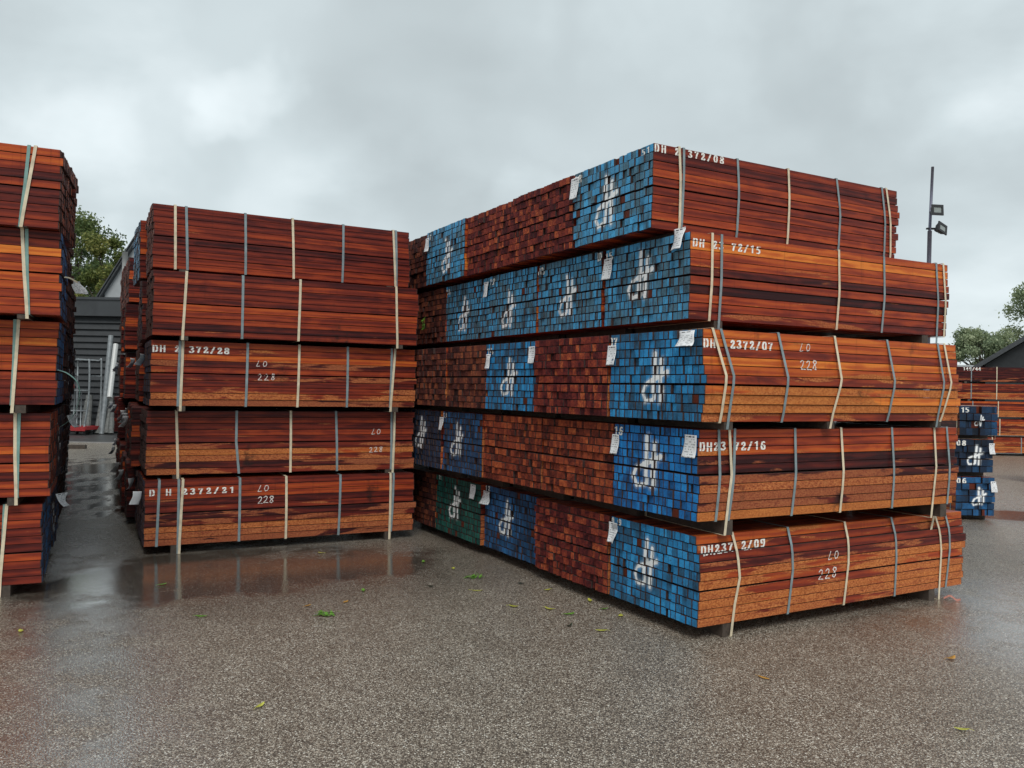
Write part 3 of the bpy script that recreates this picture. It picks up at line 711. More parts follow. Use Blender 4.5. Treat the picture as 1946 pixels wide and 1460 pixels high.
LCH = {0: [('LO', 1.006, .467, .065, .055), ('228', 1.009, .352, .07, .052)], 1: [('LO', 2.14, .366, .058, .052), ('228', 2.12, .18, .055, .052)], 2: [('LO', .932, .382, .057, .058), ('228', .949, .25, .062, .06)]}
LEND = [M_deep, M_end, M_deep, M_end, M_end]
LTXT = ['DH2372/21, dark blue ends, bottom bundle at the front of the middle pile', 'deep red-brown bundle with chalked LO 228 at its right, second up in the middle pile',
        'DH2372/28, blue ends, third bundle up at the front of the middle pile', 'dark red unmarked bundle with four bands, fourth up at the front of the middle pile', 'dark red unmarked bundle with bare ends, top front of the middle pile']
bL = .485
for i in range(5):
    X, Y, a = LP[i]; zb, zt = LZ[i]; sh = -math.tan(bL-a)
    pp = []
    if i == 0: pp = [dict(at=(-.012, .10, .50), ur=(-.75, -.6, .1), vd=(-.1, 0, -1), w=.10, h=.125, curl=.02)]
    bundle(LTXT[i], (X, Y, zb), a, .90, zt-zb, LL_[i], 300+i, LEND[i], shear=sh, straps=LST[i], below=LBH[i], colw=.047, tone=[.40, .38, .42, .34, .33][i], spread=[.40, .34, .36, .32, .34][i],
           drylow=[.85, .72, .62, .22, .0][i], bulge=side_stagger([(0, -.004), (.5, .008), (1, 0)]), side=LSIDE.get(i), chalk=LCH.get(i), papers=pp,
           group='bundles at the front of the middle pile', bearers=(.27, 2.33), endjit=.006 if LEND[i] is M_end else .004, strapw=.023, rightjit=.01)

# outer-left pile: its boards end on the right of each bundle
QP = [(-3.492, 6.03), (-3.428, 6.0), (-3.357, 5.95), (-3.261, 5.8), (-3.235, 5.72)]
QZ = [(.085, .692), (.745, 1.365), (1.42, 2.055), (2.10, 2.735), (2.775, 3.40)]
def z_at(px, py, Y):                             # height of the ray through a pixel of the photograph at depth Y
    v = fw + rr*((px-973)/1530) + uu*((730-py)/1530); return 1.6 + v.z*Y/v.y
QZ = [(.085, z_at(78, 957, 6.03)), (z_at(96, 943, 6.), z_at(96, 785, 6.)), (z_at(110, 770, 5.95), z_at(111, 612, 5.95)), (z_at(117, 600, 5.8), z_at(119, 441, 5.8)), (z_at(117, 436, 5.72), z_at(122, 285, 5.72))]
QST = [[(-.246, -.252, -.272, 'tb'), (-.232, -.25, -.268, 'cb')], [(-.230, -.226, -.213, 'cb'), (-.205, -.208, -.208, 't')], [(-.278, -.280, -.290, 't'), (-.255, -.268, -.286, 'cb')], [(-.250, -.232, -.208, 'cb'), (-.222, -.214, -.200, 't')], [(-.198, -.218, -.245, 't'), (-.158, -.198, -.238, 'cb')]]
QEND = [M_deep, M_end, M_deep, M_deep, M_end]
QTXT = ['deep red bundle with blue-edged end, lowest of the leftmost pile', 'brown bundle with stepped bare ends, second up in the leftmost pile', 'orange-striped bundle with blue-edged end, third up in the leftmost pile',
        'red bundle with blue ends, fourth up in the leftmost pile', 'tall red bundle on top of the leftmost pile, one board sticking out']
aQ = .43; bQ = .48; QLN = 2.6
for i in range(5):
    X, Y = QP[i]; zb, zt = QZ[i]; bb = .44 if i == 4 else bQ
    sh = -math.tan(bb-aQ)+(.05 if i == 4 else .01)
    loc = Vector((X, Y, zb)) - dl(aQ)*QLN
    prev = 0 if i == 0 else QZ[i-1][1]
    root, lay, tab = bundle(QTXT[i], loc, aQ, .90, zt-zb, QLN, 400+i, M_end, farmat=QEND[i], shear=sh, straps=[(QLN+s_[0], QLN+s_[1], QLN+s_[2], s_[3]) for s_ in QST[i]], below=zb-prev, colw=.047,
           tone=[.44, .40, .48, .46, .38][i], spread=[.45, .38, .55, .5, .42][i], drylow=.12, group='bundles in the leftmost pile', bearers=(.30, QLN-.235), rightjit=.006, endjit=.004, strapw=.021)
    if i == 4:
        m = MB(); m.box((QLN, .5, .345), (QLN+.06, .56, .40)); m.build('protruding_board', M_end, root)

# the bundles behind, copied from four prototypes (their ends are all one sees of them)
ORD = ['second', 'third', 'fourth', 'fifth', 'sixth', 'seventh', 'eighth', 'ninth', 'tenth']
protos = {}
def back_bundle(kind, loc, a, Ht, label, group):
    if kind not in protos:
        mt = {'bare': M_end, 'dark': M_end_d, 'blue': M_deep, 'navy': M_navy, 'teal': M_teal}[kind]
        mk = (.45, .30, .30) if kind in ('blue', 'navy') else None
        r = bundle(label, loc, a, .90, .60, 2.58, 900+len(protos), mt, farmat=mt, shear=0., below=.05, tone=.14, drylow=.1, mk=mk, group=group, colw=.047, endjit=.006, rightjit=.008)[0]
        protos[kind] = r; r.scale = (1, 1, Ht/.60)
    else:
        r = copy_tree(protos[kind]); r.location = loc; r.rotation_euler = (0, 0, a); r.scale = (1, 1, Ht/.60); tag(r, label, None, group)
    return r
rg = random.Random(5)
KT = {'bare': 'bare brown', 'dark': 'dark brown', 'blue': 'dark blue', 'navy': 'blackish blue', 'teal': 'weathered blue'}
plan = {4: {1: 'teal', 4: 'bare', 5: 'bare'}, 3: {1: 'blue', 2: 'bare', 3: 'dark', 4: 'bare', 5: 'bare'}, 2: {1: 'teal', 2: 'bare', 3: 'navy', 4: 'dark', 5: 'bare', 6: 'navy', 7: 'dark', 8: 'navy'},
        1: {1: 'bare', 2: 'navy', 3: 'dark', 4: 'navy', 5: 'dark', 6: 'navy', 7: 'dark', 8: 'navy'}, 0: {1: 'blue', 2: 'navy', 3: 'dark', 4: 'navy', 5: 'dark', 6: 'navy', 7: 'dark', 8: 'navy'}}
for i, row in plan.items():
    X, Y, a = LP[i]; zb, zt = LZ[i]
    for c, kd in row.items():
        out = {(4, 1): -.06, (4, 4): -.05, (4, 5): -.07, (3, 4): -.09, (3, 5): -.10, (3, 1): -.04, (2, 4): -.07, (2, 5): -.10}.get((i, c), rg.uniform(-.09, .05))
        loc = Vector((X, Y, zb)) + dw(bL)*(.93*c) + dl(a)*out
        r = back_bundle(kd, loc, a, zt-zb, 'bundle with %s ends, %s of the middle pile, %s from its front' % (KT[kd], NAMES[i], ORD[c-1]), 'bundles further back in the middle pile')
        if i in (0, 1, 2) and c in (1, 3):
            paper(r, 7+i+c, (-.02, .3, .50), (-.5, -.8, .05), (-.08, .05, -1), .10, .12, curl=.04)
plan = {4: {1: 'dark', 2: 'dark'}, 3: {1: 'dark', 2: 'navy', 3: 'dark', 4: 'navy', 5: 'navy', 6: 'navy'}, 2: {1: 'dark', 2: 'navy', 3: 'navy', 4: 'dark', 5: 'navy', 6: 'navy', 7: 'navy'},
        1: {1: 'navy', 2: 'dark', 3: 'navy', 4: 'navy', 5: 'dark', 6: 'navy', 7: 'navy', 8: 'navy'}, 0: {1: 'blue', 2: 'navy', 3: 'dark', 4: 'navy', 5: 'navy', 6: 'dark', 7: 'navy', 8: 'navy'}}
for i, row in plan.items():
    X, Y = QP[i]; zb, zt = QZ[i]
    for c, kd in row.items():
        loc = Vector((X, Y, zb)) + dw(bQ)*(.93*c) - dl(aQ)*(2.58+rg.uniform(-.02, .03)+.012*c)
        r = back_bundle(kd, loc, aQ, zt-zb, 'bundle with %s ends, %s of the leftmost pile, %s from its front' % (KT[kd], NAMES[i], ORD[c-1]), 'bundles further back in the leftmost pile')
        if (i, c) in ((3, 2), (1, 2), (0, 1)):
            paper(r, 3+i, (2.60, .42, .50), (.75, .6, .05), (.1, 0, -1), .10, .12, curl=.05, nrm=(1, 0, 0))

for i in range(5):
    X, Y, a, b = RP[i]; zb, zt = RZ[i]
    for c in (5, 6, 7):
        loc = Vector((X, Y, zb)) + dw(b)*(RS[i][5]+.01+(c-5)*.92) + dl(a)*.05
        back_bundle('dark' if (c+i) % 2 else 'bare', loc, a, zt-zb, 'bundle behind the middle pile, %s of the right pile, %s from its corner' % (NAMES[i], ORD[c-1]), 'bundles further back in the right pile')
# navy stack beyond the right pile
nv = [(.06, .50, 6, '06', (.20, .25, .215)), (.62, .43, 5, '08', (.22, .22, .235)), (1.10, .38, 4, '15', (.22, .19, .13))]
for k, (z, h, ly, dg, mk) in enumerate(nv):
    Wn = [.50, .49, .48][k]
    nm = ['lowest', 'middle', 'topmost'][k]
    bundle('dark blue ended bundle numbered %s, %s of the small stack beyond the right pile' % (dg, nm), (6.27+[0, -.03, .02][k], 10.42, z), R(88), Wn, h, 2.6, 500+k, M_navy if k else M_deep, below=[.06, .06, .05][k], layers=ly, colw=.078,
           tone=.4, mk=mk, digits=[(dg, Wn-.02, h-.085, .065, .062)], straps=[(.12, .12, .12, 'g')] if k < 2 else [(.05, .06, .07, 'cb')], group='small stack of dark blue ended bundles',
           papers=[dict(at=(-.008, .06, h-.05), ur=(0, -1, 0), vd=(0, 0, -1), w=.07, h=.14, curl=.02)] if k < 2 else [], bearers=(.25, 2.2), endjit=.012)
# long pile far off on the right
zs = [(.08, .42), (.56, .44), (1.06, .42), (1.54, .42), (2.02, .40)]
for k, (z, h) in enumerate(zs):
    bundle('%s bundle, %s of the long pile far off beside the right edge' % (['red-brown', 'orange-brown', 'pale orange', 'red-streaked', 'near-black'][k], ['lowest', 'second up', 'middle', 'fourth up', 'topmost'][k]), (12.0+[0, .1, -.05, .1, 0][k], 22.0, z), .01, .9, h, 5.2, 520+k, M_end_d,
           below=[.08, .06, .06, .06, .06][k], layers=[7, 7, 7, 7, 5][k], colw=.09, tone=[.45, .5, .60, .45, .05][k], spread=.35 if k < 4 else .15, drylow=[.9, .85, .8, .7, .45][k],
           straps=[(x + .1*((k*7) % 3), x + .1*((k*7) % 3), x + .1*((k*7) % 3), c) for x, c in ((.45, 'g'), (1.15, 'c'), (1.95, 'g'), (2.8, 'g'), (4., 'c'))], side=[('149/44', .32, .30, .085, .085, 0)] if k == 4 else None,
           group='bundles in the far right pile', bearers=(.4, 2.6, 4.8), strapw=.025)
for k, (z, h) in enumerate([(.08, .50), (.66, .34)]):
    bundle(['bright red bundle half out of frame, lower one at the right edge', 'dark ended bundle half out of frame, upper one at the right edge'][k], (9.72, 15.1, z), -.56, .9, h, 2.6, 540+k, M_end_d if k else M_end, below=[.08, .08][k], layers=6, colw=.07,
           tone=[.7, .2][k], drylow=.1, group='bundles at the right edge of the yard', bearers=(.3, 2.3), straps=[(.5, .5, .5, 'c')])

# ------------------------------------------------------------------ loose bits of strapping and splinters
def ribbon(name, pts, w, mat, label, cat, th=.0015, wdir=(0, 0, 1)):
    pts = [Vector(p) for p in pts]; wd = Vector(wdir).normalized(); vs = []; n = len(pts); o0 = pts[0].copy()
    for i, p in enumerate(pts):
        t = (pts[min(i+1, n-1)]-pts[max(i-1, 0)]).normalized(); nn = t.cross(wd).normalized()*th; q = p-o0
        vs += [q-wd*w/2, q+wd*w/2, q+wd*w/2+nn, q-wd*w/2+nn]
    fs = [(0, 1, 2, 3), ((n-1)*4+3, (n-1)*4+2, (n-1)*4+1, (n-1)*4)]
    for i in range(n-1):
        for k in range(4): fs.append((i*4+k, (i+1)*4+k, (i+1)*4+(k+1) % 4, i*4+(k+1) % 4))
    m = MB(); m.add(vs, fs); o = m.build(name, mat, smooth=False); o.location = o0; return tag(o, label, cat)
def ppt(px, py, Y):
    v = fw + rr*((px-973)/1530) + uu*((730-py)/1530); return Vector((v.x*Y/v.y, Y, 1.6+v.z*Y/v.y))
def curve(pts, n=8):
    out = []; P = [Vector(p) for p in pts]; P = [P[0]*2-P[1]] + P + [P[-1]*2-P[-2]]
    for i in range(1, len(P)-2):
        for k in range(n):
            t = k/n; a, b_, c, d_ = P[i-1:i+3]
            out.append(.5*((2*b_)+(c-a)*t+(2*a-5*b_+4*c-d_)*t*t+(3*b_-a-3*c+d_)*t**3))
    return out + [P[-2]]
ribbon('loose_strap', curve([ppt(109, 703, 6.0), ppt(128, 710, 6.05), ppt(146, 726, 6.1), ppt(151, 750, 6.15), ppt(143, 782, 6.2), ppt(128, 802, 6.2), ppt(112, 812, 6.2)]), .012, M_teals, 'pale green strap end curling out of the leftmost pile', 'strap', wdir=(.1, .9, .4))
ribbon('loose_strap', curve([ppt(122, 527, 6.0), ppt(133, 529, 6.03), ppt(147, 537, 6.1)]), .012, M_cream, 'short pale strap end poking out beside the leftmost pile, above the dark shed', 'strap', wdir=(.1, .5, .8))
c1 = Vector((RP[0][0], RP[0][1], 0)) + dl(.5)*2.39 + dw(.5)*(-.012)
ribbon('loose_strap', curve([c1+Vector((.03, .02, .690)), c1+Vector((0, -.004, .67)), c1+Vector((-.012, -.006, .62)), c1+Vector((-.03, -.012, .545))]), .024, M_cream, 'bent cream strap end hanging over the bottom bundle of the right pile', 'strap', wdir=tuple(dl(.5)))
rs = Vector((RP[0][0], RP[0][1], 0)) + dl(.5)*2.53
ribbon('torn_strap', curve([rs+Vector((0, -.02, .012)), rs+Vector((.04, -.04, .035)), rs+Vector((.08, -.05, .008)), rs+Vector((.11, -.06, .012))]), .015, M_pink, 'reddish torn strap lying by the right foot of the right pile', 'strap', wdir=(0, .3, 1))

# ------------------------------------------------------------------ leaves on the wet ground
M_lg = plain('fresh_green_leaf', (.13, .30, .04), .4, var=.35, scale=40)
M_ly = plain('yellow_leaf', (.50, .50, .08), .45, var=.3, scale=40)
M_lo = plain('orange_leaf', (.50, .26, .05), .45, var=.3, scale=40)
M_ld = plain('dark_wet_leaf', (.030, .045, .028), .3, var=.3, scale=40)
def leaf_mesh(seed, Ln=.07, wd=.028, curl=.4):
    rg = random.Random(seed); m = MB(); n = 9; vs = []
    bend = rg.uniform(-.5, .5)
    for side in (0, 1):
        for i in range(n+1):
            t = i/n; w = wd*math.sin(math.pi*min(1, t*.92+.04))**.8*(1 if i % 2 else .88)
            x = (t-.5)*Ln; y = bend*Ln*(t-.5)**2; z = .004+curl*Ln*(t-.5)**2*.9
            vs += [(x, y-w/2, z+w*.35*curl+side*.0006), (x, y, z+side*.0006), (x, y+w/2, z+w*.35*curl+side*.0006)]
    fs = []; k = (n+1)*3
    for i in range(n):
        for j in (0, 1):
            a = i*3+j; fs.append((k+a, k+a+3, k+a+4, k+a+1)); fs.append((a, a+1, a+4, a+3))
    for i in range(n):
        a = i*3; fs.append((a, a+3, k+a+3, k+a)); a += 2; fs.append((a+3, a, k+a, k+a+3))
    m.add(vs, fs); m.tube([(-Ln*.5-.018, bend*Ln*.3, .006), (-Ln*.5, bend*Ln*.25, .004+curl*Ln*.22)], .0009, 4)
    return m
LV = [('g', -.78, 7.36, 'beside the foot of the green bundle'), ('y', -.49, 7.1, 'near the reflection of the green bundle'), ('g', .44, 5.74, 'near the front blue bundle of the right pile'), ('y', .31, 6.41, 'along the bare bundle of the right pile'),
      ('o', -1.45, 5.83, 'just left of the big green sprig'), ('y', .04, 5.90, 'alone in the middle of the yard'), ('y', .62, 6.11, 'close to the bare bundle'), ('g', .70, 5.88, 'curled, by the bare bundle'), ('y', .80, 5.72, 'curled, by the blue corner bundle'),
      ('o', 1.44, 4.52, 'lying alone in front of the right pile'), ('y', -1.22, 4.0, 'in the left foreground'), ('y', 2.18, 3.86, 'in the right foreground'), ('g', -2.73, 6.36, 'in front of the middle pile'), ('y', -3.09, 5.12, 'at the left edge near the leftmost pile'),
      ('d', -.62, 6.45, 'dark and wet, in the middle of the yard'), ('d', .42, 5.45, 'dark and wet, in front of the blue corner bundle'), ('y', -1.79, 7.67, 'close to the foot of the middle pile'), ('g', -1.13, 6.28, 'below the middle pile'),
      ('o', -1.2, 5.95, 'small, right of the big green sprig'), ('y', .62, 5.35, 'crescent, in the yard before the right pile'), ('y', .30, 5.85, 'crescent, right of the middle of the yard'), ('d', .10, 6.60, 'dark, near the dark blue bundle'),
      ('y', -.25, 6.35, 'tiny, under the bright sprig'), ('o', 2.7, 4.9, 'tiny, before the long face of the right pile'), ('g', -2.1, 5.52, 'tiny, before the middle pile')]
for k, (cl_, x, y, where) in enumerate(LV):
    mt = {'g': M_lg, 'y': M_ly, 'o': M_lo, 'd': M_ld}[cl_]; rg2 = random.Random(k)
    o = leaf_mesh(k, rg2.uniform(.045, .085), rg2.uniform(.016, .032), rg2.uniform(.1, .6)).build('fallen_leaf', mt, smooth=True)
    o.location = (x, y, .001); o.rotation_euler = (0, 0, rg2.uniform(0, 6.28)); sc_ = 1.1; o.scale = (sc_,)*3
    tag(o, '%s leaf on the wet ground, %s' % ({'g': 'green', 'y': 'yellow', 'o': 'orange', 'd': 'blackish'}[cl_], where), 'leaf', 'leaves fallen on the wet yard')
def sprig(loc, seed, n, rad, label, tilt=0.):
    rg = random.Random(seed); root = empty('leafy_sprig', loc, 0, label, 'sprig')
    m = MB(); m.tube([(-rad, 0, .006), (0, .01, .012), (rad*.8, -.01, .008)], .0018, 5); m.build('twig', M_ld, root)
    for k in range(n):
        o = leaf_mesh(seed*10+k, rg.uniform(.05, .075), rg.uniform(.016, .026), rg.uniform(.1, .5)).build('leaf', M_lg, root, smooth=True)
        t = rg.uniform(-1, 1); o.location = (t*rad*.9, rg.uniform(-.4, .4)*rad, rg.uniform(.002, .015)); o.rotation_euler = (rg.uniform(-.4, .4)+tilt, rg.uniform(-.4, .4), rg.uniform(0, 6.28))
    return root
sprig((-1.27, 5.60, .001), 1, 13, .075, 'dark green leafy sprig lying in the middle of the yard')
sprig((-.29, 6.78, .001), 2, 11, .07, 'bright green leafy sprig lying near the right pile')
pg_ = Vector((RP[3][0], RP[3][1], 0)) + dw(RP[3][3])*4.22
s3 = sprig((pg_.x-.01, pg_.y-.01, 2.30), 3, 10, .06, 'green sprig stuck in the bundle ends high in the right pile'); s3.rotation_euler = (0, R(90), RP[3][2]+math.pi)

# ------------------------------------------------------------------ light mast
M_mast = plain('galvanised_mast', (.20, .20, .26), .45, .6, var=.1)
M_blk = plain('black_lamp_housing', (.02, .02, .022), .5, var=.2)
M_lens = plain('floodlight_glass', (.24, .27, .26), .08, 0, var=.15, scale=6)
mast = empty('light_mast', (10.30, 20, 0), 0, 'thin grey light mast with two floodlights rising behind the right pile', 'light mast')
m = MB(); m.tube([(0, 0, 0), (0, 0, 3.6)], [.075, .062], 12); m.tube([(0, 0, 3.6), (.02, 0, 5.7)], [.052, .05], 12); m.tube([(.02, 0, 5.7), (.07, 0, 7.3)], [.036, .034], 10); m.build('pole', M_mast, mast, smooth=True)
def flood(loc, rx, ry, rz):
    h = MB()
    # housing: tapered box with deeper back and a hood rim
    f, bk, d_ = .17, .12, .13
    h.add([(-f, 0, -.13), (f, 0, -.13), (f, 0, .13), (-f, 0, .13), (-bk, d_, -.09), (bk, d_, -.09), (bk, d_, .09), (-bk, d_, .09)], [(4, 5, 6, 7), (0, 4, 7, 3), (1, 2, 6, 5), (3, 7, 6, 2), (0, 1, 5, 4), (0, 3, 2, 1)])
    for q in ((-.19, -.16, .19, -.085), (-.19, .085, .19, .16), (-.19, -.085, -.125, .085), (.125, -.085, .19, .085)): h.box((q[0], -.035, q[1]), (q[2], .002, q[3]))
    for q in range(5): h.box((-.09+.04*q, d_, -.08), (-.08+.04*q, d_+.03, .08))
    h.box((-.05, d_+.02, -.02), (.05, d_+.09, .02))
    o = h.build('floodlight', M_blk, mast); o.location = loc; o.scale = (.82,)*3; o.rotation_euler = (rx, ry, rz)
    g = MB(); g.box((-.125, -.018, -.085), (.125, -.006, .085)); g.build('lens', M_lens, o); return o
flood((.06, -.26, 6.165), R(-4), 0, R(8)); flood((.24, -.16, 5.74), R(-12), R(20), R(24))
m = MB(); m.box((-.06, -.03, 5.74), (.22, .03, 5.78)); m.box((.0, -.12, 6.14), (.07, .0, 6.18)); m.build('bracket', M_blk, mast)

# ------------------------------------------------------------------ left background: dark shed, grey gable, pipes, roll cage
M_clad = plain('black_stained_cladding', (.017, .020, .023), .6, var=.25, scale=5, bump=.2)
M_fascia = plain('dark_fascia', (.035, .039, .043), .5, var=.2, scale=3)
M_gwall = plain('pale_grey_render', (.34, .36, .37), .7, var=.1, scale=2)
M_slate = plain('dark_slate_roof', (.05, .055, .06), .5, var=.3, scale=6)
M_galv = plain('galvanised_steel', (.22, .24, .25), .5, .3, var=.25, scale=9)
M_white = plain('white_plastic_pipe', (.42, .43, .42), .4, var=.1)
M_red = plain('red_painted_deck', (.30, .018, .02), .45, var=.15)
M_log = plain('weathered_grey_post', (.12, .125, .12), .7, var=.35, scale=12)
shed = empty('cladded_shed', (-14, 25, 0), 0, 'dark shed clad in horizontal boards at the end of the alley', 'shed')
m = MB(); m.box((-4, .05, 0), (2.15, 6, 3.62)); m.build('wall', M_clad, shed)
for k in range(18):
    z = .05+k*.198
    m = MB() if k == 0 else m
    m.add([(-4, .0-.03, z), (2.15, -.03, z), (2.15, .045, z+.21), (-4, .045, z+.21), (-4, .048, z), (2.15, .048, z)], [(0, 1, 2, 3), (0, 4, 5, 1), (1, 5, 2)])
m.build('cladding', M_clad, shed)
m = MB(); m.box((-4.1, -.16, 3.62), (2.25, 6.1, 4.12)); m.box((-4.1, -.20, 4.12), (2.27, 6.1, 4.20)); m.build('fascia', M_fascia, shed)
m = MB(); m.tube([(2.02, -.10, .1), (2.02, -.10, 3.6)], .055, 10); m.build('downpipe', M_galv, shed, smooth=True)
gb = empty('grey_gable_building', (-15.75, 31, 0), 0, 'pale grey gable wall with dark roof verge behind the dark shed', 'building')
m = MB(); m.add([(0, 0, 0), (1.5, 0, 0), (1.5, 0, 7.45), (.5, 0, 5.8), (0, 0, 4.98), (0, 8, 0), (1.5, 8, 0), (1.5, 8, 7.45), (.5, 8, 5.8), (0, 8, 4.98)], [(0, 1, 2, 3, 4), (9, 8, 7, 6, 5), (0, 4, 9, 5), (1, 6, 7, 2), (0, 5, 6, 1)])
m.build('wall', M_gwall, gb)
m = MB()
for (a_, z0_, b_, z1_, th, yo) in ((-.12, 4.78, 1.55, 7.54, .12, -.20), (-.2, 4.78, 1.55, 7.68, .07, -.26)):
    m.add([(a_, yo, z0_), (b_, yo, z1_), (b_, yo, z1_+th), (a_, yo, z0_+th), (a_, 8.2, z0_), (b_, 8.2, z1_), (b_, 8.2, z1_+th), (a_, 8.2, z0_+th)], [(0, 1, 2, 3), (4, 7, 6, 5), (0, 3, 7, 4), (1, 5, 6, 2), (3, 2, 6, 7), (0, 4, 5, 1)])
m.build('roof', M_slate, gb)
m = MB(); m.tube([(.92, -.35, 5.0), (.92, -.35, 6.55)], .10, 10); m.build('downpipe', M_white, gb, smooth=True)
def pole(name, p0, p1, r, mat, label, cat, seg=10):
    m = MB(); p0 = Vector(p0); p1 = Vector(p1); m.tube([(0, 0, 0), p1-p0], r, seg); o = m.build(name, mat, smooth=False); o.location = p0; return tag(o, label, cat, 'pipes and posts leaning on the dark shed')
def gnd(px, py): 
    v = fw + rr*((px-973)/1530) + uu*((730-py)/1530); k = -1.6/v.z; return Vector((v.x*k, v.y*k, .01))
def lean(name, px0, py0, px1, py1, r, mat, label, cat, Y0=24.2, Y1=24.75):
    a_ = ppt(px0, py0, Y0); a_.z = max(.02, a_.z); pole(name, a_, ppt(px1, py1, Y1), r, mat, label, cat)
lean('steel_pipe', 184, 826, 196, 756, .085, M_log, 'short grey pipe leaning on the dark shed, left of the long pipes', 'pipe')
lean('steel_pipe', 193, 826, 211, 638, .075, M_galv, 'long grey pipe leaning beside the shed downpipe', 'pipe')
lean('wooden_post', 166, 822, 170, 753, .10, M_log, 'thick grey post standing right of the roll cage', 'post')
lean('wooden_post', 158, 820, 166, 762, .075, M_log, 'thinner grey post behind the thick grey post', 'post', 24.3, 24.6)
lean('wooden_post', 203, 824, 211, 752, .08, M_log, 'dark weathered post under the white pipe', 'post')
lean('wooden_post', 211, 824, 214, 770, .07, M_log, 'rightmost weathered post by the stacked bundles', 'post', 24.1, 24.4)
lean('plastic_pipe', 208, 756, 220, 655, .075, M_white, 'white plastic pipe leaning at the right end of the shed wall', 'pipe', 23.7, 24.5)
m = MB(); m.tube([(-.8, 0, 0), (.8, .02, .05)], .07, 6); o = m.build('fallen_branch', M_bearer); o.location = (-12.85, 24.7, 1.05); 
bpy.data.objects.remove(o)
m = MB(); m.box((-.55, -.06, 0), (.55, .06, .09)); o = m.build('timber_offcut', M_bearer); o.location = (-10.6, 19.0, .0); o.rotation_euler = (0, 0, .1); tag(o, 'dark timber offcut lying on the wet alley before the paving', 'offcut')
# roll cage
rc = empty('roll_cage', (-13.1, 23.8, 0), R(-8), 'galvanised roll cage with a red deck standing in the alley', 'roll cage')
def bar(name, pts, r=.02, mat=None): m = MB(); m.tube(pts, r, 8); return m.build(name, mat or M_galv, rc, smooth=True)
bar('frame', curve([(-.12, 0, .22), (-.12, 0, 2.1), (-.04, 0, 2.22), (.55, 0, 2.22), (.65, 0, 2.12), (.65, 0, 1.1), (.52, 0, .22)], 6), .026)
bar('frame', curve([(-.12, .55, .22), (-.12, .55, 2.1), (-.04, .55, 2.22), (.55, .55, 2.22), (.65, .55, 2.12), (.65, .55, .22)], 6), .024)
bar('crossbar', [(-.12, 0, 1.32), (.63, 0, 1.32)], .022); bar('crossbar', [(-.1, 0, .72), (.58, 0, .72)], .02); bar('crossbar', [(.65, 0, 1.75), (.65, .55, 1.75)], .018); bar('crossbar', [(-.12, 0, 1.8), (-.12, .55, 1.8)], .018)
bar('upright', [(.22, 0, 1.32), (.16, 0, .22)], .022); bar('upright', [(.28, 0, 2.22), (.28, 0, 1.75)], .022); bar('upright', [(.42, 0, 1.32), (.40, 0, .22)], .016)
m = MB(); m.box((-.18, -.06, .16), (.62, .62, .26)); m.box((-.16, -.075, .13), (.60, -.06, .24)); m.build('deck', M_red, rc)
for x in (-.08, .5):
    for y in (.03, .52):
        m = MB(); m.tube([(x-.02, y, .065), (x+.02, y, .065)], .063, 12); m.box((x-.03, y-.02, .07), (x-.022, y+.02, .16)); m.box((x+.022, y-.02, .07), (x+.03, y+.02, .16)); m.build('castor', M_blk, rc)
m = MB(); m.box((-.06, -.05, 1.42), (.14, .0, 1.56)); m.box((.02, -.07, 1.38), (.22, -.05, 1.50)); m.build('handle_grip', plain('faded_red_plastic', (.45, .07, .05), .5), rc)

# ------------------------------------------------------------------ right background: dark gable, low grey roof
gr = empty('dark_gabled_barn', (22.3, 34, 0), R(-33), 'dark boarded gable of a barn at the far right edge', 'barn')
m = MB(); m.add([(-2.0, 0, 0), (10, 0, 0), (10, 0, 3.0), (4, 0, 7.1), (-2.0, 0, 3.0)], [(0, 1, 2, 3, 4)]); m.add([(-2, 10, 0), (10, 10, 0), (10, 10, 3), (4, 10, 7.1), (-2, 10, 3)], [(4, 3, 2, 1, 0)])
m.add([(-2, 0, 0), (-2, 0, 3), (-2, 10, 3), (-2, 10, 0)], [(0, 1, 2, 3)]); m.add([(10, 0, 0), (10, 0, 3), (10, 10, 3), (10, 10, 0)], [(3, 2, 1, 0)]); m.build('wall', M_clad, gr)
for sgn, nm in ((1, 0), (-1, 1)):
    m = MB(); x0_, x1_ = (4, -2.45) if sgn == 1 else (4, 10.45)
    dz = .22
    m.add([(x0_, -.35, 7.12), (x1_, -.35, 2.72), (x1_, 10.3, 2.72), (x0_, 10.3, 7.12), (x0_, -.35, 7.12+dz), (x1_, -.35, 2.72+dz), (x1_, 10.3, 2.72+dz), (x0_, 10.3, 7.12+dz)],
          [(0, 1, 5, 4), (3, 7, 6, 2), (1, 2, 6, 5), (4, 5, 6, 7), (0, 3, 2, 1), (0, 4, 7, 3)]); m.build('roof', M_slate, gr)
lr = empty('low_warehouse', (19, 38, 0), 0, 'low building with pale grey sheet roof behind the far right pile', 'warehouse')
M_sheet = plain('grey_sheet_roof', (.30, .31, .31), .5, var=.12, scale=3)
m = MB(); m.box((-1, 0, 0), (6.2, 8, 2.95)); m.build('wall', M_clad, lr)
m = MB()
for k in range(6): m.add([(-1.2, -.3+k*.75, 2.97+k*.045), (6.4, -.3+k*.75, 2.97+k*.045), (6.4, .5+k*.75, 3.03+k*.045), (-1.2, .5+k*.75, 3.03+k*.045), (-1.2, -.3+k*.75, 2.90+k*.045), (6.4, -.3+k*.75, 2.90+k*.045)], [(0, 1, 2, 3), (0, 4, 5, 1)])
m.build('roof', M_sheet, lr)

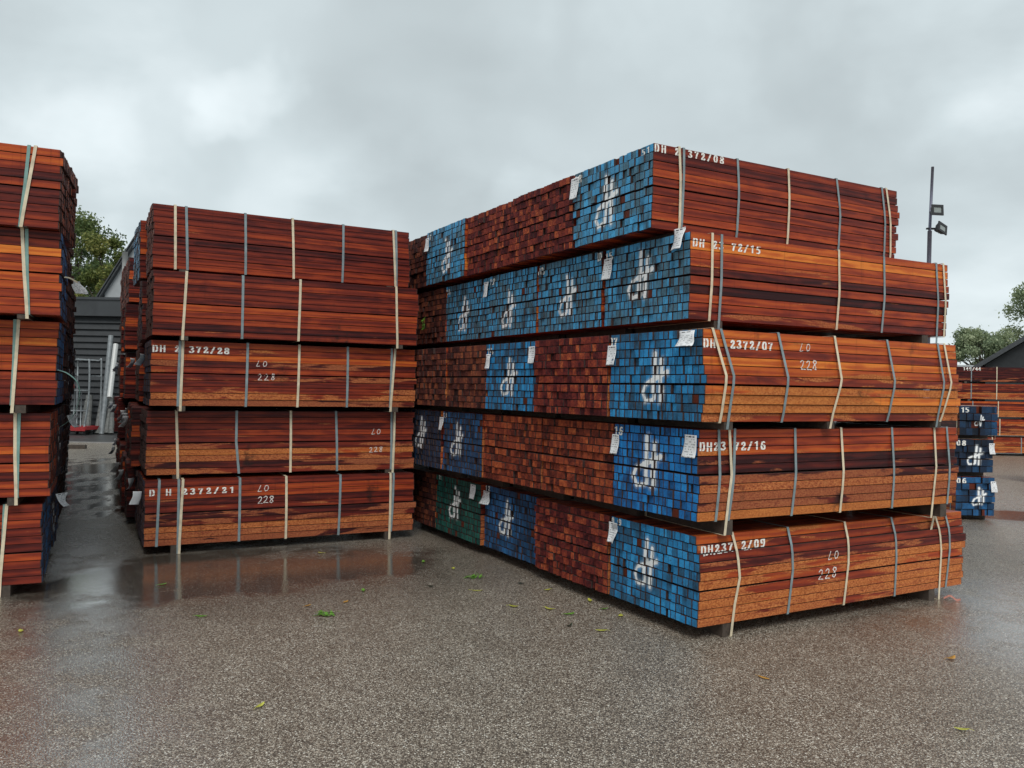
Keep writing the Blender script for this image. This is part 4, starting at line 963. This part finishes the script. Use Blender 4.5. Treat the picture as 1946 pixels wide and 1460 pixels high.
# ------------------------------------------------------------------ trees
def leaf_mat(name, a_, b_, c_):
    m, nt, b = newmat(name); tone, dry, rnd = attr(nt, 'board')
    nt.links.new(ramp(nt, tone, [(0, a_), (.5, b_), (1, c_)]), b.inputs['Base Color']); b.inputs['Roughness'].default_value = .55
    b.inputs['Subsurface Weight'].default_value = 0; b.inputs['Specular IOR Level'].default_value = .3
    tr = N(nt, 'ShaderNodeBsdfTranslucent'); nt.links.new(ramp(nt, tone, [(0, a_), (.5, b_), (1, c_)]), tr.inputs[0])
    mx_ = N(nt, 'ShaderNodeMixShader'); mx_.inputs[0].default_value = .35; nt.links.new(b.outputs[0], mx_.inputs[1]); nt.links.new(tr.outputs[0], mx_.inputs[2])
    nt.links.new(mx_.outputs[0], nt.nodes['Material Output'].inputs[0]); return m
M_bark = plain('tree_bark', (.07, .055, .04), .8, var=.3, scale=12)
M_f1 = leaf_mat('mid_green_foliage', (.055, .09, .035), (.12, .17, .06), (.24, .27, .10))
M_f2 = leaf_mat('yellow_green_foliage', (.075, .11, .03), (.17, .20, .055), (.32, .30, .09))
M_f3 = leaf_mat('grey_green_foliage', (.17, .23, .14), (.32, .38, .22), (.48, .52, .34))
def tree(loc, h, rx, rz_, seed, mat, label, nclump=26, nleaf=420, ls=.11, low=.25, lean_=0.):
    rg = random.Random(seed); root = empty('broadleaf_tree', loc, 0, label, 'tree', 'trees beyond the yard')
    t = MB(); cz = h-rz_; tips = []
    t.tube([(0, 0, -.1), (.05, .03, h*.3), (lean_*.3, 0, h*.55), (lean_*.6, .05, h*.8)], [.024*h, .018*h, .012*h, .005*h], 8)
    cl_ = []
    for k in range(nclump):
        th = rg.uniform(0, 2*math.pi); ph = math.acos(rg.uniform(-1, 1)); r_ = rg.uniform(.45, 1.)**.6
        c_ = Vector((lean_+rx*r_*math.sin(ph)*math.cos(th), rx*r_*math.sin(ph)*math.sin(th), cz+rz_*r_*math.cos(ph)))
        cl_.append((c_, rg.uniform(.16, .32)*rx, rg.uniform(-.25, .25)))
        b0 = Vector((lean_*.4, 0, min(h*.8, max(h*.28, c_.z*.62)))); md = (b0+c_)/2 + Vector((rg.uniform(-.2, .2), rg.uniform(-.2, .2), .1*rx))
        t.tube([b0, md, c_], [.006*h, .004*h, .0015*h], 5)
    t.build('trunk', M_bark, root, smooth=True)
    L_ = MB()
    for c_, cr, tn in cl_:
        for q in range(nleaf):
            d_ = Vector((rg.gauss(0, 1), rg.gauss(0, 1), rg.gauss(0, .75))); d_ = d_.normalized()*cr*rg.random()**.45
            if rg.random() < .12: d_ *= rg.uniform(1., 1.6)
            p = c_+d_; s_ = ls*rg.uniform(.6, 1.3)
            a_ = Vector((rg.gauss(0, 1), rg.gauss(0, 1), rg.gauss(0, 1))).normalized(); b_ = a_.cross(Vector((rg.gauss(0, 1), rg.gauss(0, 1), rg.gauss(0, 1)))).normalized()
            L_.add([p-a_*s_*.5, p+b_*s_*.28, p+a_*s_*.5, p-b_*s_*.28], [(0, 1, 2, 3)], 0, (min(1, max(0, rg.gauss(.42+tn, .2))), 0, 0))
    L_.build('crown', mat, root); return root
tree((-25.0, 46, 0), 10.6, 3.3, 4.0, 11, M_f1, 'dense mid green tree behind the leftmost pile and shed', 46, 620, .19)
tree((-21.5, 43, 0), 9.6, 1.9, 3.6, 12, M_f2, 'yellowish tree right of the dense green one, above the shed', 34, 560, .17)
tree((-23.0, 50, 0), 9.0, 3.0, 4.2, 15, M_f1, 'lower green tree filling the gap above the shed roof', 40, 560, .19)
tree((27.0, 46, 0), 5.7, 1.75, 1.9, 13, M_f3, 'rounded grey-green tree above the pale sheet roof', 60, 560, .15)
tree((32.0, 47, 0), 10.6, 2.6, 4.2, 14, M_f3, 'taller grey-green tree at the right edge behind the barn', 50, 600, .17)
